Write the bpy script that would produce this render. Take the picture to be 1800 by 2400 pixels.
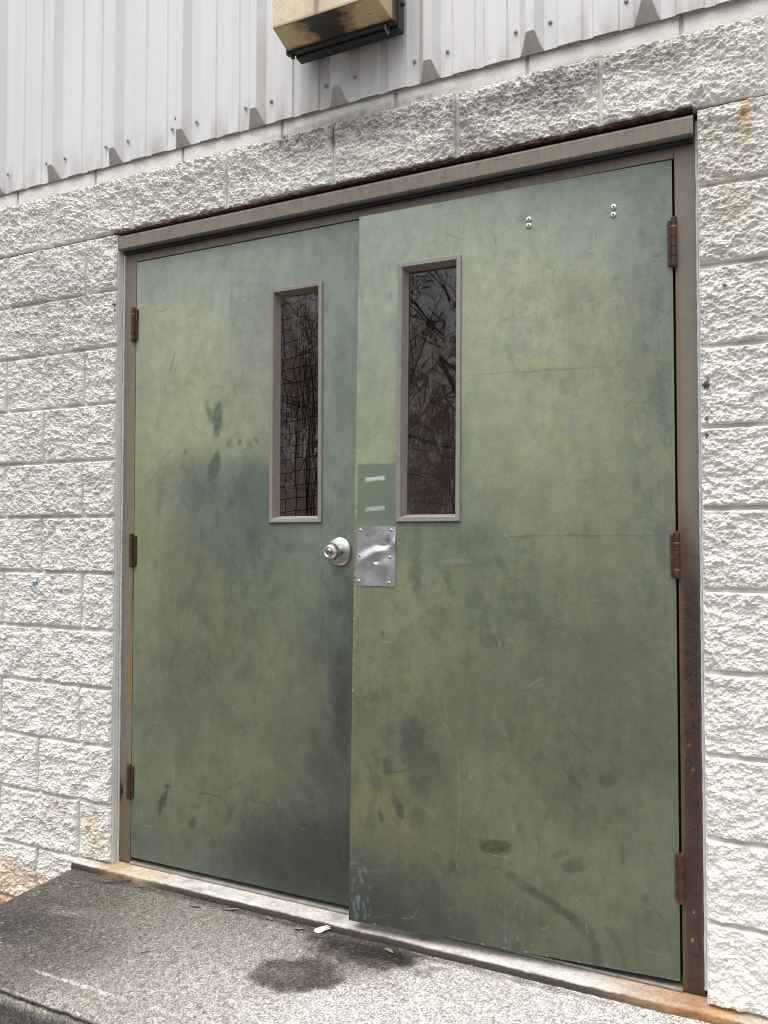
import bpy, bmesh, math, random
import numpy as np
from mathutils import Vector, Matrix

# ------------------------------------------------------------------ scene, camera, sky, sun
for o in list(bpy.data.objects):
    bpy.data.objects.remove(o, do_unlink=True)
scene = bpy.context.scene
COL = scene.collection

YAW, PITCH, ROLL = -0.444160, 0.031394, 0.000913
cam_data = bpy.data.cameras.new('camera')
cam = bpy.data.objects.new('camera', cam_data)
COL.objects.link(cam)
cam_data.sensor_fit = 'VERTICAL'
cam_data.sensor_height = 24.0
cam_data.lens = 18.6
cam_data.clip_start = 0.02
cam_data.clip_end = 2000.0
_f = Vector((math.sin(YAW) * math.cos(PITCH), math.cos(YAW) * math.cos(PITCH), math.sin(PITCH)))
_r = Vector((math.cos(YAW), -math.sin(YAW), 0.0))
_u = _r.cross(_f)
_r2 = _r * math.cos(ROLL) + _u * math.sin(ROLL)
_u2 = _u * math.cos(ROLL) - _r * math.sin(ROLL)
_m = Matrix((( _r2.x, _u2.x, -_f.x, 2.06496), (_r2.y, _u2.y, -_f.y, -2.16305), (_r2.z, _u2.z, -_f.z, 1.14650), (0, 0, 0, 1)))
cam.matrix_world = _m
scene.camera = cam

SUN_ELEV, SUN_AZ = math.radians(68), math.radians(188)      # azimuth clockwise from +Y: behind the camera's left
world = bpy.data.worlds.new('World')
scene.world = world
world.use_nodes = True
wn, wl = world.node_tree.nodes, world.node_tree.links
wn.clear()
w_out = wn.new('ShaderNodeOutputWorld')
w_bg = wn.new('ShaderNodeBackground')
w_sky = wn.new('ShaderNodeTexSky')
w_hsv = wn.new('ShaderNodeHueSaturation')
w_sky.sky_type = 'NISHITA'
w_sky.sun_disc = False
w_sky.sun_elevation = SUN_ELEV
w_sky.sun_rotation = SUN_AZ
w_sky.air_density = 1.0
w_sky.dust_density = 3.0
w_sky.ozone_density = 1.0
w_hsv.inputs['Saturation'].default_value = 0.16
w_bg.inputs['Strength'].default_value = 0.15
wl.new(w_sky.outputs[0], w_hsv.inputs['Color'])
wl.new(w_hsv.outputs[0], w_bg.inputs['Color'])
wl.new(w_bg.outputs[0], w_out.inputs['Surface'])

sun_data = bpy.data.lights.new('sun', 'SUN')
sun_data.energy = 1.5
sun_data.angle = math.radians(60)
sun_data.color = (1.0, 0.975, 0.94)
sun = bpy.data.objects.new('sun', sun_data)
COL.objects.link(sun)
_sd = Vector((math.sin(SUN_AZ) * math.cos(SUN_ELEV), math.cos(SUN_AZ) * math.cos(SUN_ELEV), math.sin(SUN_ELEV)))
sun.rotation_euler = _sd.to_track_quat('Z', 'Y').to_euler()

scene.view_settings.view_transform = 'Standard'
scene.view_settings.look = 'None'
scene.view_settings.gamma = 1.0
scene.view_settings.use_curve_mapping = False
scene.view_settings.exposure = 0.66
scene.cycles.max_bounces = 8
scene.cycles.use_denoising = True
scene.cycles.filter_width = 1.0
scene.cycles.sample_clamp_indirect = 4.0

# ------------------------------------------------------------------ noise
def _hash(ix, iy, seed):
    h = (ix.astype(np.int64) * 374761393 + iy.astype(np.int64) * 668265263 + int(seed) * 974634777) & 0xffffffff
    h = ((h ^ (h >> 13)) * 1274126177) & 0xffffffff
    return h ^ (h >> 16)

def perlin(x, y, seed=0):
    x = np.asarray(x, dtype=np.float64); y = np.asarray(y, dtype=np.float64)
    x0 = np.floor(x); y0 = np.floor(y)
    fx = x - x0; fy = y - y0
    ux = fx * fx * fx * (fx * (fx * 6 - 15) + 10); uy = fy * fy * fy * (fy * (fy * 6 - 15) + 10)
    def g(dx, dy):
        a = _hash(x0 + dx, y0 + dy, seed).astype(np.float64) * (2 * math.pi / 4294967296.0)
        return np.cos(a) * (fx - dx) + np.sin(a) * (fy - dy)
    n0 = g(0, 0) * (1 - ux) + g(1, 0) * ux
    n1 = g(0, 1) * (1 - ux) + g(1, 1) * ux
    return (n0 * (1 - uy) + n1 * uy) * 1.45

def fbm(x, y, seed=0, octaves=4, gain=0.5):
    s = 0.0; a = 1.0; t = 0.0
    for k in range(octaves):
        s = s + a * perlin(np.asarray(x) * 2 ** k + 17.3 * k, np.asarray(y) * 2 ** k - 9.1 * k, seed + k * 31)
        t += a; a *= gain
    return s / t

def worley(x, y, seed=0):
    x = np.asarray(x, dtype=np.float64); y = np.asarray(y, dtype=np.float64)
    x0 = np.floor(x); y0 = np.floor(y); best = np.full(x.shape, 9.0)
    for dx in (-1, 0, 1):
        for dy in (-1, 0, 1):
            h = _hash(x0 + dx, y0 + dy, seed)
            px = x0 + dx + (h & 1023) / 1023.0; py = y0 + dy + ((h >> 10) & 1023) / 1023.0
            best = np.minimum(best, (x - px) ** 2 + (y - py) ** 2)
    return np.sqrt(best)

def smooth(e0, e1, v):
    t = np.clip((v - e0) / (e1 - e0), 0, 1)
    return t * t * (3 - 2 * t)

def s2l(c):
    c = np.asarray(c, dtype=np.float64) / 255.0
    return np.where(c <= 0.04045, c / 12.92, ((c + 0.055) / 1.055) ** 2.4)

# ------------------------------------------------------------------ mesh helpers
def grid_mesh(name, V, F, colour=None, smooth_shade=False, flat_from=None):
    me = bpy.data.meshes.new(name)
    V = np.asarray(V, dtype=np.float32); F = np.asarray(F, dtype=np.int32)
    me.vertices.add(len(V)); me.vertices.foreach_set('co', V.ravel())
    k = F.shape[1]
    me.loops.add(F.size); me.loops.foreach_set('vertex_index', F.ravel())
    me.polygons.add(len(F))
    me.polygons.foreach_set('loop_start', np.arange(0, F.size, k, dtype=np.int32))
    me.polygons.foreach_set('loop_total', np.full(len(F), k, dtype=np.int32))
    fl = np.full(len(F), bool(smooth_shade))
    me.polygons.foreach_set('use_smooth', fl)
    me.update(calc_edges=True)
    if colour is not None:
        ca = me.color_attributes.new('paint', 'FLOAT_COLOR', 'POINT')
        c4 = np.ones((len(V), 4), dtype=np.float32); c4[:, :3] = colour
        ca.data.foreach_set('color', c4.ravel())
    me.validate()
    return me

def link(name, me, mat, parent=None):
    o = bpy.data.objects.new(name, me)
    COL.objects.link(o)
    if mat is not None:
        if len(me.materials) == 0:
            me.materials.append(mat)
    if parent is not None:
        o.parent = parent
    return o

def thing(name, label, cat, loc=(0, 0, 0), group=None):
    o = bpy.data.objects.new(name, None)
    o.empty_display_size = 0.1
    COL.objects.link(o)
    o.location = loc
    o['label'] = label; o['category'] = cat; o['kind'] = 'thing'
    if group: o['group'] = group
    return o

def tag(o, label, cat, group=None, kind=None):
    o['label'] = label; o['category'] = cat
    if group: o['group'] = group
    o['kind'] = kind or 'thing'
    return o

def slab_grid(xs, zs, yf, yb, disp=None, paint=None, hole=None, back=False):
    """a panel facing -Y with a gridded front, plain edges and (optionally) a hole; returns V, F, colour"""
    nx, nz = len(xs), len(zs)
    X, Z = np.meshgrid(xs, zs)                    # (nz, nx)
    Y = np.full_like(X, yf)
    if disp is not None:
        Y = Y - disp(X, Z)
    V = [np.stack([X, Y, Z], -1).reshape(-1, 3)]
    C = [paint(X, Z).reshape(-1, 3)] if paint is not None else None
    idx = np.arange(nx * nz).reshape(nz, nx)
    a, b, c, d = idx[:-1, :-1], idx[:-1, 1:], idx[1:, 1:], idx[1:, :-1]
    F = np.stack([a, b, c, d], -1).reshape(-1, 4)
    loops = [np.concatenate([idx[0, :-1], idx[:-1, -1], idx[-1, :0:-1], idx[:0:-1, 0]])]
    if hole is not None:
        i0, i1, j0, j1 = hole
        keep = np.ones((nz - 1, nx - 1), bool); keep[j0:j1, i0:i1] = False
        F = F[keep.ravel()]
        h = idx[j0:j1 + 1, i0:i1 + 1]
        loops.append(np.concatenate([h[0, :-1], h[:-1, -1], h[-1, :0:-1], h[:0:-1, 0]])[::-1])
    n = nx * nz
    base = V[0]
    for lp in loops:
        p = base[lp]; q = p.copy(); q[:, 1] = yb
        V += [p, q]
        if C is not None:
            C += [C[0][lp], C[0][lp]]
        m = len(lp); k = np.arange(m); k2 = (k + 1) % m
        F = np.concatenate([F, np.stack([n + k2, n + k, n + m + k, n + m + k2], -1)])
        n += 2 * m
    if back:
        x0, x1, z0, z1 = xs[0], xs[-1], zs[0], zs[-1]
        if hole is None:
            rects = [(x0, x1, z0, z1)]
        else:
            hx0, hx1, hz0, hz1 = xs[hole[0]], xs[hole[1]], zs[hole[2]], zs[hole[3]]
            rects = [(x0, x1, z0, hz0), (x0, x1, hz1, z1), (x0, hx0, hz0, hz1), (hx1, x1, hz0, hz1)]
        for (p0, p1, r0, r1) in rects:
            V.append(np.array([[p0, yb, r0], [p0, yb, r1], [p1, yb, r1], [p1, yb, r0]]))
            if C is not None:
                C.append(np.repeat(C[0][:1], 4, 0))
            F = np.concatenate([F, np.array([[n, n + 1, n + 2, n + 3]])]); n += 4
    return np.concatenate(V), F, (np.concatenate(C) if C is not None else None)

def bm_mesh(name, bm, smooth_shade=False):
    me = bpy.data.meshes.new(name)
    bmesh.ops.recalc_face_normals(bm, faces=bm.faces)
    bm.to_mesh(me); bm.free()
    if smooth_shade:
        me.polygons.foreach_set('use_smooth', np.ones(len(me.polygons), bool))
    return me

def add_box(bm, x0, x1, y0, y1, z0, z1, bevel=0.0):
    vs = [bm.verts.new(p) for p in ((x0, y0, z0), (x1, y0, z0), (x1, y1, z0), (x0, y1, z0), (x0, y0, z1), (x1, y0, z1), (x1, y1, z1), (x0, y1, z1))]
    fs = [bm.faces.new([vs[i] for i in f]) for f in ((0, 3, 2, 1), (4, 5, 6, 7), (0, 1, 5, 4), (1, 2, 6, 5), (2, 3, 7, 6), (3, 0, 4, 7))]
    if bevel > 0:
        es = list({e for f in fs for e in f.edges})
        bmesh.ops.bevel(bm, geom=es, offset=bevel, segments=2, affect='EDGES', profile=0.5)

def box_mesh(name, *a, bevel=0.0):
    bm = bmesh.new(); add_box(bm, *a, bevel=bevel); return bm_mesh(name, bm)

def lathe(bm, prof, origin, axis, seg=32, cap=True):
    """prof: [(distance along axis, radius)]"""
    axis = Vector(axis).normalized(); t = Vector((0, 0, 1)) if abs(axis.z) < 0.9 else Vector((1, 0, 0))
    e1 = axis.cross(t).normalized(); e2 = axis.cross(e1)
    rings = []
    for d, r in prof:
        c = Vector(origin) + axis * d
        rings.append([bm.verts.new(c + (e1 * math.cos(2 * math.pi * k / seg) + e2 * math.sin(2 * math.pi * k / seg)) * r) for k in range(seg)])
    for a, b in zip(rings[:-1], rings[1:]):
        for k in range(seg):
            bm.faces.new((a[k], a[(k + 1) % seg], b[(k + 1) % seg], b[k]))
    if cap:
        bm.faces.new(rings[0][::-1]); bm.faces.new(rings[-1])

def tube_arrays(paths, sides=5):
    """paths: list of (pts(n,3), radii(n)); returns V, F"""
    V, F, n = [], [], 0
    ang = np.arange(sides) * 2 * math.pi / sides
    for P, R in paths:
        P = np.asarray(P, float); R = np.asarray(R, float)
        T = np.gradient(P, axis=0); T /= np.linalg.norm(T, axis=1)[:, None] + 1e-12
        ref = np.array([0.31, 0.87, 0.38]) if abs(T[0] @ np.array([0.31, 0.87, 0.38])) < 0.9 else np.array([1.0, 0, 0])
        A = np.cross(T, ref); A /= np.linalg.norm(A, axis=1)[:, None]
        B = np.cross(T, A)
        ring = P[:, None, :] + (A[:, None, :] * np.cos(ang)[None, :, None] + B[:, None, :] * np.sin(ang)[None, :, None]) * R[:, None, None]
        m = len(P)
        V.append(ring.reshape(-1, 3))
        i = np.arange(m - 1)[:, None] * sides; k = np.arange(sides)[None, :]; k2 = (k + 1) % sides
        F.append((n + np.stack([i + k, i + sides + k, i + sides + k2, i + k2], -1)).reshape(-1, 4)[:, ::-1])
        n += m * sides
    return np.concatenate(V), np.concatenate(F)

# ------------------------------------------------------------------ materials
def material(name, colour=(0.5, 0.5, 0.5), attr=False, rough=0.6, metal=0.0, var=(), bumps=(), spec=0.5, rough_var=None, coat=0.0):
    """var: (scale, low multiplier, high multiplier[, stretch]) ; bumps: (scale, distance[, stretch])"""
    m = bpy.data.materials.new(name); m.use_nodes = True
    N, L = m.node_tree.nodes, m.node_tree.links
    p = N['Principled BSDF']
    tc = N.new('ShaderNodeTexCoord')
    p.inputs['Roughness'].default_value = rough
    p.inputs['Metallic'].default_value = metal
    p.inputs['Specular IOR Level'].default_value = spec
    if coat: p.inputs['Coat Weight'].default_value = coat
    def noise(scale, stretch=None, detail=3.0):
        n = N.new('ShaderNodeTexNoise'); n.inputs['Scale'].default_value = scale; n.inputs['Detail'].default_value = detail
        if stretch:
            mp = N.new('ShaderNodeMapping'); mp.inputs['Scale'].default_value = stretch
            L.new(tc.outputs['Object'], mp.inputs['Vector']); L.new(mp.outputs[0], n.inputs['Vector'])
        else:
            L.new(tc.outputs['Object'], n.inputs['Vector'])
        return n
    if attr:
        a = N.new('ShaderNodeAttribute'); a.attribute_name = 'paint'; col = a.outputs['Color']
    else:
        rgb = N.new('ShaderNodeRGB'); rgb.outputs[0].default_value = (*colour, 1); col = rgb.outputs[0]
    for v in var:
        n = noise(v[0], v[3] if len(v) > 3 else None)
        r = N.new('ShaderNodeMapRange'); r.inputs['From Min'].default_value = 0.3; r.inputs['From Max'].default_value = 0.7
        r.inputs['To Min'].default_value = v[1]; r.inputs['To Max'].default_value = v[2]
        L.new(n.outputs['Fac'], r.inputs['Value'])
        mx = N.new('ShaderNodeVectorMath'); mx.operation = 'SCALE'
        L.new(col, mx.inputs[0]); L.new(r.outputs[0], mx.inputs['Scale']); col = mx.outputs[0]
    L.new(col, p.inputs['Base Color'])
    if rough_var:
        n = noise(rough_var[0]); r = N.new('ShaderNodeMapRange')
        r.inputs['From Min'].default_value = 0.3; r.inputs['From Max'].default_value = 0.7
        r.inputs['To Min'].default_value = rough_var[1]; r.inputs['To Max'].default_value = rough_var[2]
        L.new(n.outputs['Fac'], r.inputs['Value']); L.new(r.outputs[0], p.inputs['Roughness'])
    prev = None
    for b in bumps:
        n = noise(b[0], b[2] if len(b) > 2 else None)
        bn = N.new('ShaderNodeBump'); bn.inputs['Strength'].default_value = 1.0; bn.inputs['Distance'].default_value = b[1]
        L.new(n.outputs['Fac'], bn.inputs['Height'])
        if prev: L.new(prev.outputs[0], bn.inputs['Normal'])
        prev = bn
    if prev: L.new(prev.outputs[0], p.inputs['Normal'])
    return m

M = {}
M['block'] = material('painted_split_block', attr=True, rough=0.75, var=((60, 0.93, 1.03),), bumps=((260, 0.0012), (600, 0.0005)), spec=0.3)
M['smooth_block'] = material('painted_smooth_block', attr=True, rough=0.75, var=((90, 0.93, 1.03),), bumps=((300, 0.0011), (90, 0.0012)), spec=0.3)
M['mortar'] = material('painted_mortar', attr=True, rough=0.75, var=((40, 0.92, 1.03),), bumps=((200, 0.0008), (30, 0.0012)), spec=0.3)
M['siding'] = material('painted_siding', colour=(0.70, 0.69, 0.695), rough=0.42, var=((3.0, 0.94, 1.03, (1, 1, 0.25)), (30, 0.95, 1.02, (1, 1, 0.04)), (60, 0.98, 1.01)), bumps=((6, 0.0012, (1, 1, 0.4)),), spec=0.45)
M['door'] = material('weathered_door_paint', attr=True, rough=0.6, var=((330, 0.93, 1.06), (900, 0.95, 1.05)), bumps=((330, 0.00035), (9, 0.002), (90, 0.0003)), spec=0.30, rough_var=(9, 0.5, 0.72))
M['frame'] = material('weathered_frame_metal', attr=True, rough=0.55, var=((25, 0.93, 1.05), (260, 0.94, 1.05)), bumps=((300, 0.0003), (30, 0.0006)), spec=0.35)
M['rust'] = material('rusty_steel', attr=True, rough=0.85, var=((90, 0.6, 1.5), (420, 0.7, 1.3)), bumps=((160, 0.002), (500, 0.001)), spec=0.2)
M['hinge'] = material('rusted_hinge', colour=(0.062, 0.026, 0.018), rough=0.65, var=((60, 0.6, 1.5), (300, 0.7, 1.3)), bumps=((260, 0.0006),), spec=0.35)
M['brass'] = material('worn_hinge_ring', colour=(0.30, 0.17, 0.07), rough=0.45, metal=0.6, var=((120, 0.7, 1.2),))
M['steel'] = material('brushed_steel', colour=(0.62, 0.60, 0.59), rough=0.28, metal=1.0, var=((200, 0.94, 1.04),), rough_var=(60, 0.22, 0.34))
M['closure'] = material('rib_closure', colour=(0.42, 0.40, 0.385), rough=0.7, var=((40, 0.85, 1.1),))
M['dark_hole'] = material('dark_keyway', colour=(0.01, 0.01, 0.01), rough=0.6)
M['galv'] = material('galvanised_sheet', colour=(0.66, 0.65, 0.67), rough=0.36, metal=1.0, var=((26, 0.88, 1.08), (300, 0.93, 1.05)), rough_var=(30, 0.30, 0.44))
M['zinc'] = material('zinc_screw', colour=(0.60, 0.60, 0.60), rough=0.35, metal=1.0)
M['siding_screw'] = material('painted_screw', colour=(0.34, 0.34, 0.34), rough=0.5, metal=0.4)
M['rubber'] = material('screw_washer', colour=(0.16, 0.16, 0.165), rough=0.6)
M['trim'] = material('window_trim_metal', attr=True, rough=0.45, var=((40, 0.92, 1.05),), bumps=((200, 0.0002),), spec=0.4)
M['alu'] = material('worn_threshold', colour=(0.36, 0.34, 0.31), rough=0.45, metal=0.5, var=((30, 0.7, 1.15),))
M['sill'] = material('concrete_sill', attr=True, rough=0.85, var=((120, 0.82, 1.12), (420, 0.85, 1.12)), bumps=((160, 0.0015), (500, 0.0008)), spec=0.25)
M['slab'] = material('worn_concrete', attr=True, rough=0.88, bumps=((190, 0.0016), (420, 0.0012)), spec=0.25)
M['tan_leaf'] = material('dry_leaf', colour=(0.26, 0.19, 0.13), rough=0.7, var=((80, 0.7, 1.3),))
M['twig'] = material('dark_twig', colour=(0.05, 0.035, 0.028), rough=0.8)
M['plastic'] = material('white_plastic', colour=(0.82, 0.82, 0.80), rough=0.35)
M['lens'] = material('yellowed_prismatic_lens', attr=True, rough=0.38, var=((30, 0.92, 1.05),), bumps=((200, 0.0004),), spec=0.5)
M['black_metal'] = material('dark_bronze_housing', colour=(0.016, 0.017, 0.019), rough=0.5, var=((30, 0.7, 1.4),), bumps=((300, 0.0004),))
M['caulk'] = material('painted_caulk', colour=(0.55, 0.55, 0.56), rough=0.6, var=((60, 0.85, 1.08),), bumps=((70, 0.002),))
M['brown'] = material('brown_interior_paint', colour=(0.27, 0.185, 0.145), rough=0.6, var=((6, 0.85, 1.1),), bumps=((200, 0.0005),))
M['brown_joint'] = material('brown_interior_mortar', colour=(0.13, 0.085, 0.066), rough=0.7)
M['room'] = material('interior_plaster', colour=(0.20, 0.16, 0.135), rough=0.8, var=((4, 0.9, 1.05),))
M['net'] = material('black_net_cord', colour=(0.008, 0.008, 0.010), rough=0.7)
M['ground'] = material('worn_asphalt', colour=(0.095, 0.088, 0.080), rough=0.9, var=((2, 0.8, 1.15), (60, 0.7, 1.3)), bumps=((90, 0.004),))
M['soil'] = material('leaf_litter', colour=(0.22, 0.12, 0.05), rough=0.9, var=((30, 0.5, 1.5), (120, 0.6, 1.4)), bumps=((60, 0.01),))
M['bark'] = material('grey_bark', colour=(0.060, 0.048, 0.040), rough=0.9, var=((14, 0.6, 1.4, (1, 1, 0.2)),))
M['evergreen'] = material('far_twigs', colour=(0.040, 0.034, 0.026), rough=0.7, var=((1.5, 0.6, 1.4),))

def glass_material():
    m = bpy.data.materials.new('window_glass'); m.use_nodes = True
    N, L = m.node_tree.nodes, m.node_tree.links
    N.remove(N['Principled BSDF'])
    out = N['Material Output']
    fr = N.new('ShaderNodeFresnel'); fr.inputs['IOR'].default_value = 1.75
    tr = N.new('ShaderNodeBsdfTransparent'); tr.inputs['Color'].default_value = (0.80, 0.78, 0.78, 1)
    gl = N.new('ShaderNodeBsdfGlossy'); gl.inputs['Roughness'].default_value = 0.0
    mx = N.new('ShaderNodeMixShader')
    L.new(fr.outputs[0], mx.inputs[0]); L.new(tr.outputs[0], mx.inputs[1]); L.new(gl.outputs[0], mx.inputs[2])
    L.new(mx.outputs[0], out.inputs['Surface'])
    return m
M['glass'] = glass_material()

def slab_speckle(m, scale, lo, hi):
    """exposed sand and grit: cell-sized light and dark grains on the painted base colour"""
    N, L = m.node_tree.nodes, m.node_tree.links
    p = N['Principled BSDF']; src = p.inputs['Base Color'].links[0].from_socket
    tc = N.new('ShaderNodeTexCoord'); v = N.new('ShaderNodeTexVoronoi'); v.inputs['Scale'].default_value = scale
    L.new(tc.outputs['Object'], v.inputs['Vector'])
    bw = N.new('ShaderNodeRGBToBW'); L.new(v.outputs['Color'], bw.inputs[0])
    r = N.new('ShaderNodeMapRange'); r.inputs['From Min'].default_value = 0.2; r.inputs['From Max'].default_value = 0.8
    r.inputs['To Min'].default_value = lo; r.inputs['To Max'].default_value = hi
    L.new(bw.outputs[0], r.inputs['Value'])
    mx = N.new('ShaderNodeVectorMath'); mx.operation = 'SCALE'
    L.new(src, mx.inputs[0]); L.new(r.outputs[0], mx.inputs['Scale']); L.new(mx.outputs[0], p.inputs['Base Color'])
slab_speckle(M['slab'], 240, 0.52, 1.42)
slab_speckle(M['slab'], 560, 0.68, 1.3)
slab_speckle(M['slab'], 70, 0.9, 1.08)

def grime_low(m, z0, z1, tone, amount):
    """dirt that clings to the lowest edge of the sheets"""
    N, L = m.node_tree.nodes, m.node_tree.links
    p = N['Principled BSDF']; src = p.inputs['Base Color'].links[0].from_socket
    tc = N.new('ShaderNodeTexCoord'); sp = N.new('ShaderNodeSeparateXYZ'); L.new(tc.outputs['Object'], sp.inputs[0])
    no = N.new('ShaderNodeTexNoise'); no.inputs['Scale'].default_value = 22.0; no.inputs['Detail'].default_value = 5.0
    mp = N.new('ShaderNodeMapping'); mp.inputs['Scale'].default_value = (1, 1, 0.25); L.new(tc.outputs['Object'], mp.inputs[0]); L.new(mp.outputs[0], no.inputs['Vector'])
    r = N.new('ShaderNodeMapRange'); r.inputs['From Min'].default_value = z0; r.inputs['From Max'].default_value = z1; r.inputs['To Min'].default_value = 1.0; r.inputs['To Max'].default_value = 0.0
    L.new(sp.outputs['Z'], r.inputs['Value'])
    r2 = N.new('ShaderNodeMapRange'); r2.inputs['From Min'].default_value = 0.42; r2.inputs['From Max'].default_value = 0.7; r2.inputs['To Max'].default_value = amount
    L.new(no.outputs['Fac'], r2.inputs['Value'])
    mu = N.new('ShaderNodeMath'); mu.operation = 'MULTIPLY'; L.new(r.outputs[0], mu.inputs[0]); L.new(r2.outputs[0], mu.inputs[1])
    mx = N.new('ShaderNodeMix'); mx.data_type = 'RGBA'; L.new(mu.outputs[0], mx.inputs[0]); L.new(src, mx.inputs[6]); mx.inputs[7].default_value = (*tone, 1)
    L.new(mx.outputs[2], p.inputs['Base Color'])
grime_low(M['siding'], 2.49, 2.62, (0.36, 0.33, 0.30), 0.8)

KE = 1.04      # how bright a white vertical surface comes out; turns a seen colour into a paint colour
def paint_rgb(c):
    return s2l(c) / KE

# ------------------------------------------------------------------ the main measures (metres; wall along X, outside is -Y)
CO = 0.2032                     # one block course
FW = 1.923                      # outer width of the door frame
JW = 0.0515                     # jamb face
ZTOP = 11 * CO                  # underside of the lintel course

# ------------------------------------------------------------------ wear on the doors, brighter top and shaded foot painted in (local x, height, colour)
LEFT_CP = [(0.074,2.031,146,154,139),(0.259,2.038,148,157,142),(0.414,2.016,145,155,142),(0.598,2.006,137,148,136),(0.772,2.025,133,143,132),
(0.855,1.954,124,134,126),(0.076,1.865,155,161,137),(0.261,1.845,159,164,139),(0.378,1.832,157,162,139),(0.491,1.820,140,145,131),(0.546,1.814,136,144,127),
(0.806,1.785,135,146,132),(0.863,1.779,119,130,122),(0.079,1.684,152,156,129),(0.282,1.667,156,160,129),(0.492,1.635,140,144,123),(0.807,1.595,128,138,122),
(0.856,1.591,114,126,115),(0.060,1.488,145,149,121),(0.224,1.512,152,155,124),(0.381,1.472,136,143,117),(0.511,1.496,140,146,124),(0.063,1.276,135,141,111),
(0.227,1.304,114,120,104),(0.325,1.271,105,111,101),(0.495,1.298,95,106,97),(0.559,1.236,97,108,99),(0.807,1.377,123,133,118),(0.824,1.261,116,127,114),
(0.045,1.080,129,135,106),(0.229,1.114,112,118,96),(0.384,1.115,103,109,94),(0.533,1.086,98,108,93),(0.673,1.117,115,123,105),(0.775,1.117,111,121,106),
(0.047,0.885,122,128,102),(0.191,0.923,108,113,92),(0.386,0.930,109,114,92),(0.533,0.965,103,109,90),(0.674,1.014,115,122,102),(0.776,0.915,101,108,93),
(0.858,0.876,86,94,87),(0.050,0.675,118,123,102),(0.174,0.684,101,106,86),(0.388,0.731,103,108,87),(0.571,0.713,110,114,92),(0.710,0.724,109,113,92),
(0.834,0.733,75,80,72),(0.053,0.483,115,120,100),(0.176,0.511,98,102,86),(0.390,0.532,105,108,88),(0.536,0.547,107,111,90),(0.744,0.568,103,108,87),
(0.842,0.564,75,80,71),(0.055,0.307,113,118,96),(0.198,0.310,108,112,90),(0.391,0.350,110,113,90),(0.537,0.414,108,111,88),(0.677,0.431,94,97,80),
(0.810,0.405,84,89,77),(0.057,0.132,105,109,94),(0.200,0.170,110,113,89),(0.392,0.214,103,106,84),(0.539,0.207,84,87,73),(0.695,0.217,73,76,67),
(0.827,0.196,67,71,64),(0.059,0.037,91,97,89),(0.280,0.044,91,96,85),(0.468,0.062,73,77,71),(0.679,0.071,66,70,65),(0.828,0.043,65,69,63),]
LEFT_SPOT = [(0.361,1.543,0.0250,0.0658,-8,0.50,84,92,83,0.75),(0.326,1.569,0.0156,0.0442,25,0.60,84,92,83,0.50),(0.348,1.376,0.0250,0.0469,-22,0.35,82,89,81,0.80),
(0.359,1.418,0.0173,0.0219,0,0.50,84,91,83,0.70),(0.410,1.458,0.0151,0.0202,-15,0.80,84,92,83,0.45),(0.453,1.460,0.0112,0.0170,-5,0.70,84,92,83,0.50),
(0.494,1.448,0.0147,0.0199,12,0.90,84,92,83,0.35),(0.517,1.465,0.0073,0.0152,30,0.50,84,92,83,0.50),(0.225,1.435,0.0240,0.0144,20,0.90,84,92,83,0.35),
(0.115,1.283,0.0165,0.0809,-8,0.70,100,106,91,0.50),(0.306,1.287,0.0877,0.0628,0,0.90,88,94,87,0.45),(0.226,1.384,0.0801,0.0399,0,0.90,95,100,89,0.40),
(0.504,1.305,0.0768,0.0944,0,0.90,84,94,85,0.40),(0.139,0.231,0.0164,0.0503,-22,0.35,70,74,63,0.80),(0.158,0.289,0.0143,0.0094,0,0.40,69,73,63,0.75),
(0.265,0.180,0.0158,0.0215,-50,0.40,73,77,65,0.70),(0.834,0.690,0.0423,0.1204,-4,0.60,65,70,62,0.60),(0.839,0.563,0.0325,0.1340,0,0.60,59,64,55,0.55),
(0.761,0.441,0.0568,0.0855,0,0.70,70,75,60,0.50),(0.736,0.524,0.0236,0.0316,20,0.60,73,77,66,0.50),(0.539,0.148,0.1444,0.0881,0,0.95,59,63,56,0.50),
(0.746,0.154,0.1684,0.1418,0,0.95,55,59,53,0.50),(0.431,1.146,0.0840,0.1381,0,0.90,90,97,85,0.30),(0.676,0.707,0.0601,0.0437,0,0.90,90,93,78,0.40),
(0.528,1.724,0.1098,0.0613,0,0.90,130,136,126,0.40),(0.464,1.652,0.0522,0.0309,0,0.80,122,127,117,0.50),(0.831,1.666,0.0297,0.1744,0,0.90,97,107,99,0.30),
(0.415,1.953,0.0096,0.0706,0,0.60,124,129,124,0.50),(0.527,1.939,0.0184,0.0924,0,0.70,123,134,126,0.35),(0.261,0.925,0.1181,0.0470,0,0.90,93,97,82,0.40),
(0.364,1.208,0.0115,0.0466,0,0.50,87,94,82,0.50),(0.649,0.792,0.0346,0.0293,0,0.80,88,92,82,0.30),(0.037,1.621,0.0426,0.3304,0,0.95,140,146,125,0.40),
(0.435,0.628,0.0558,0.0908,10,0.90,115,118,96,0.50),(0.532,1.191,0.0723,0.0604,0,0.90,85,95,85,0.40),(0.673,1.117,0.1033,0.0236,0,0.70,85,95,83,0.35),]
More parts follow.
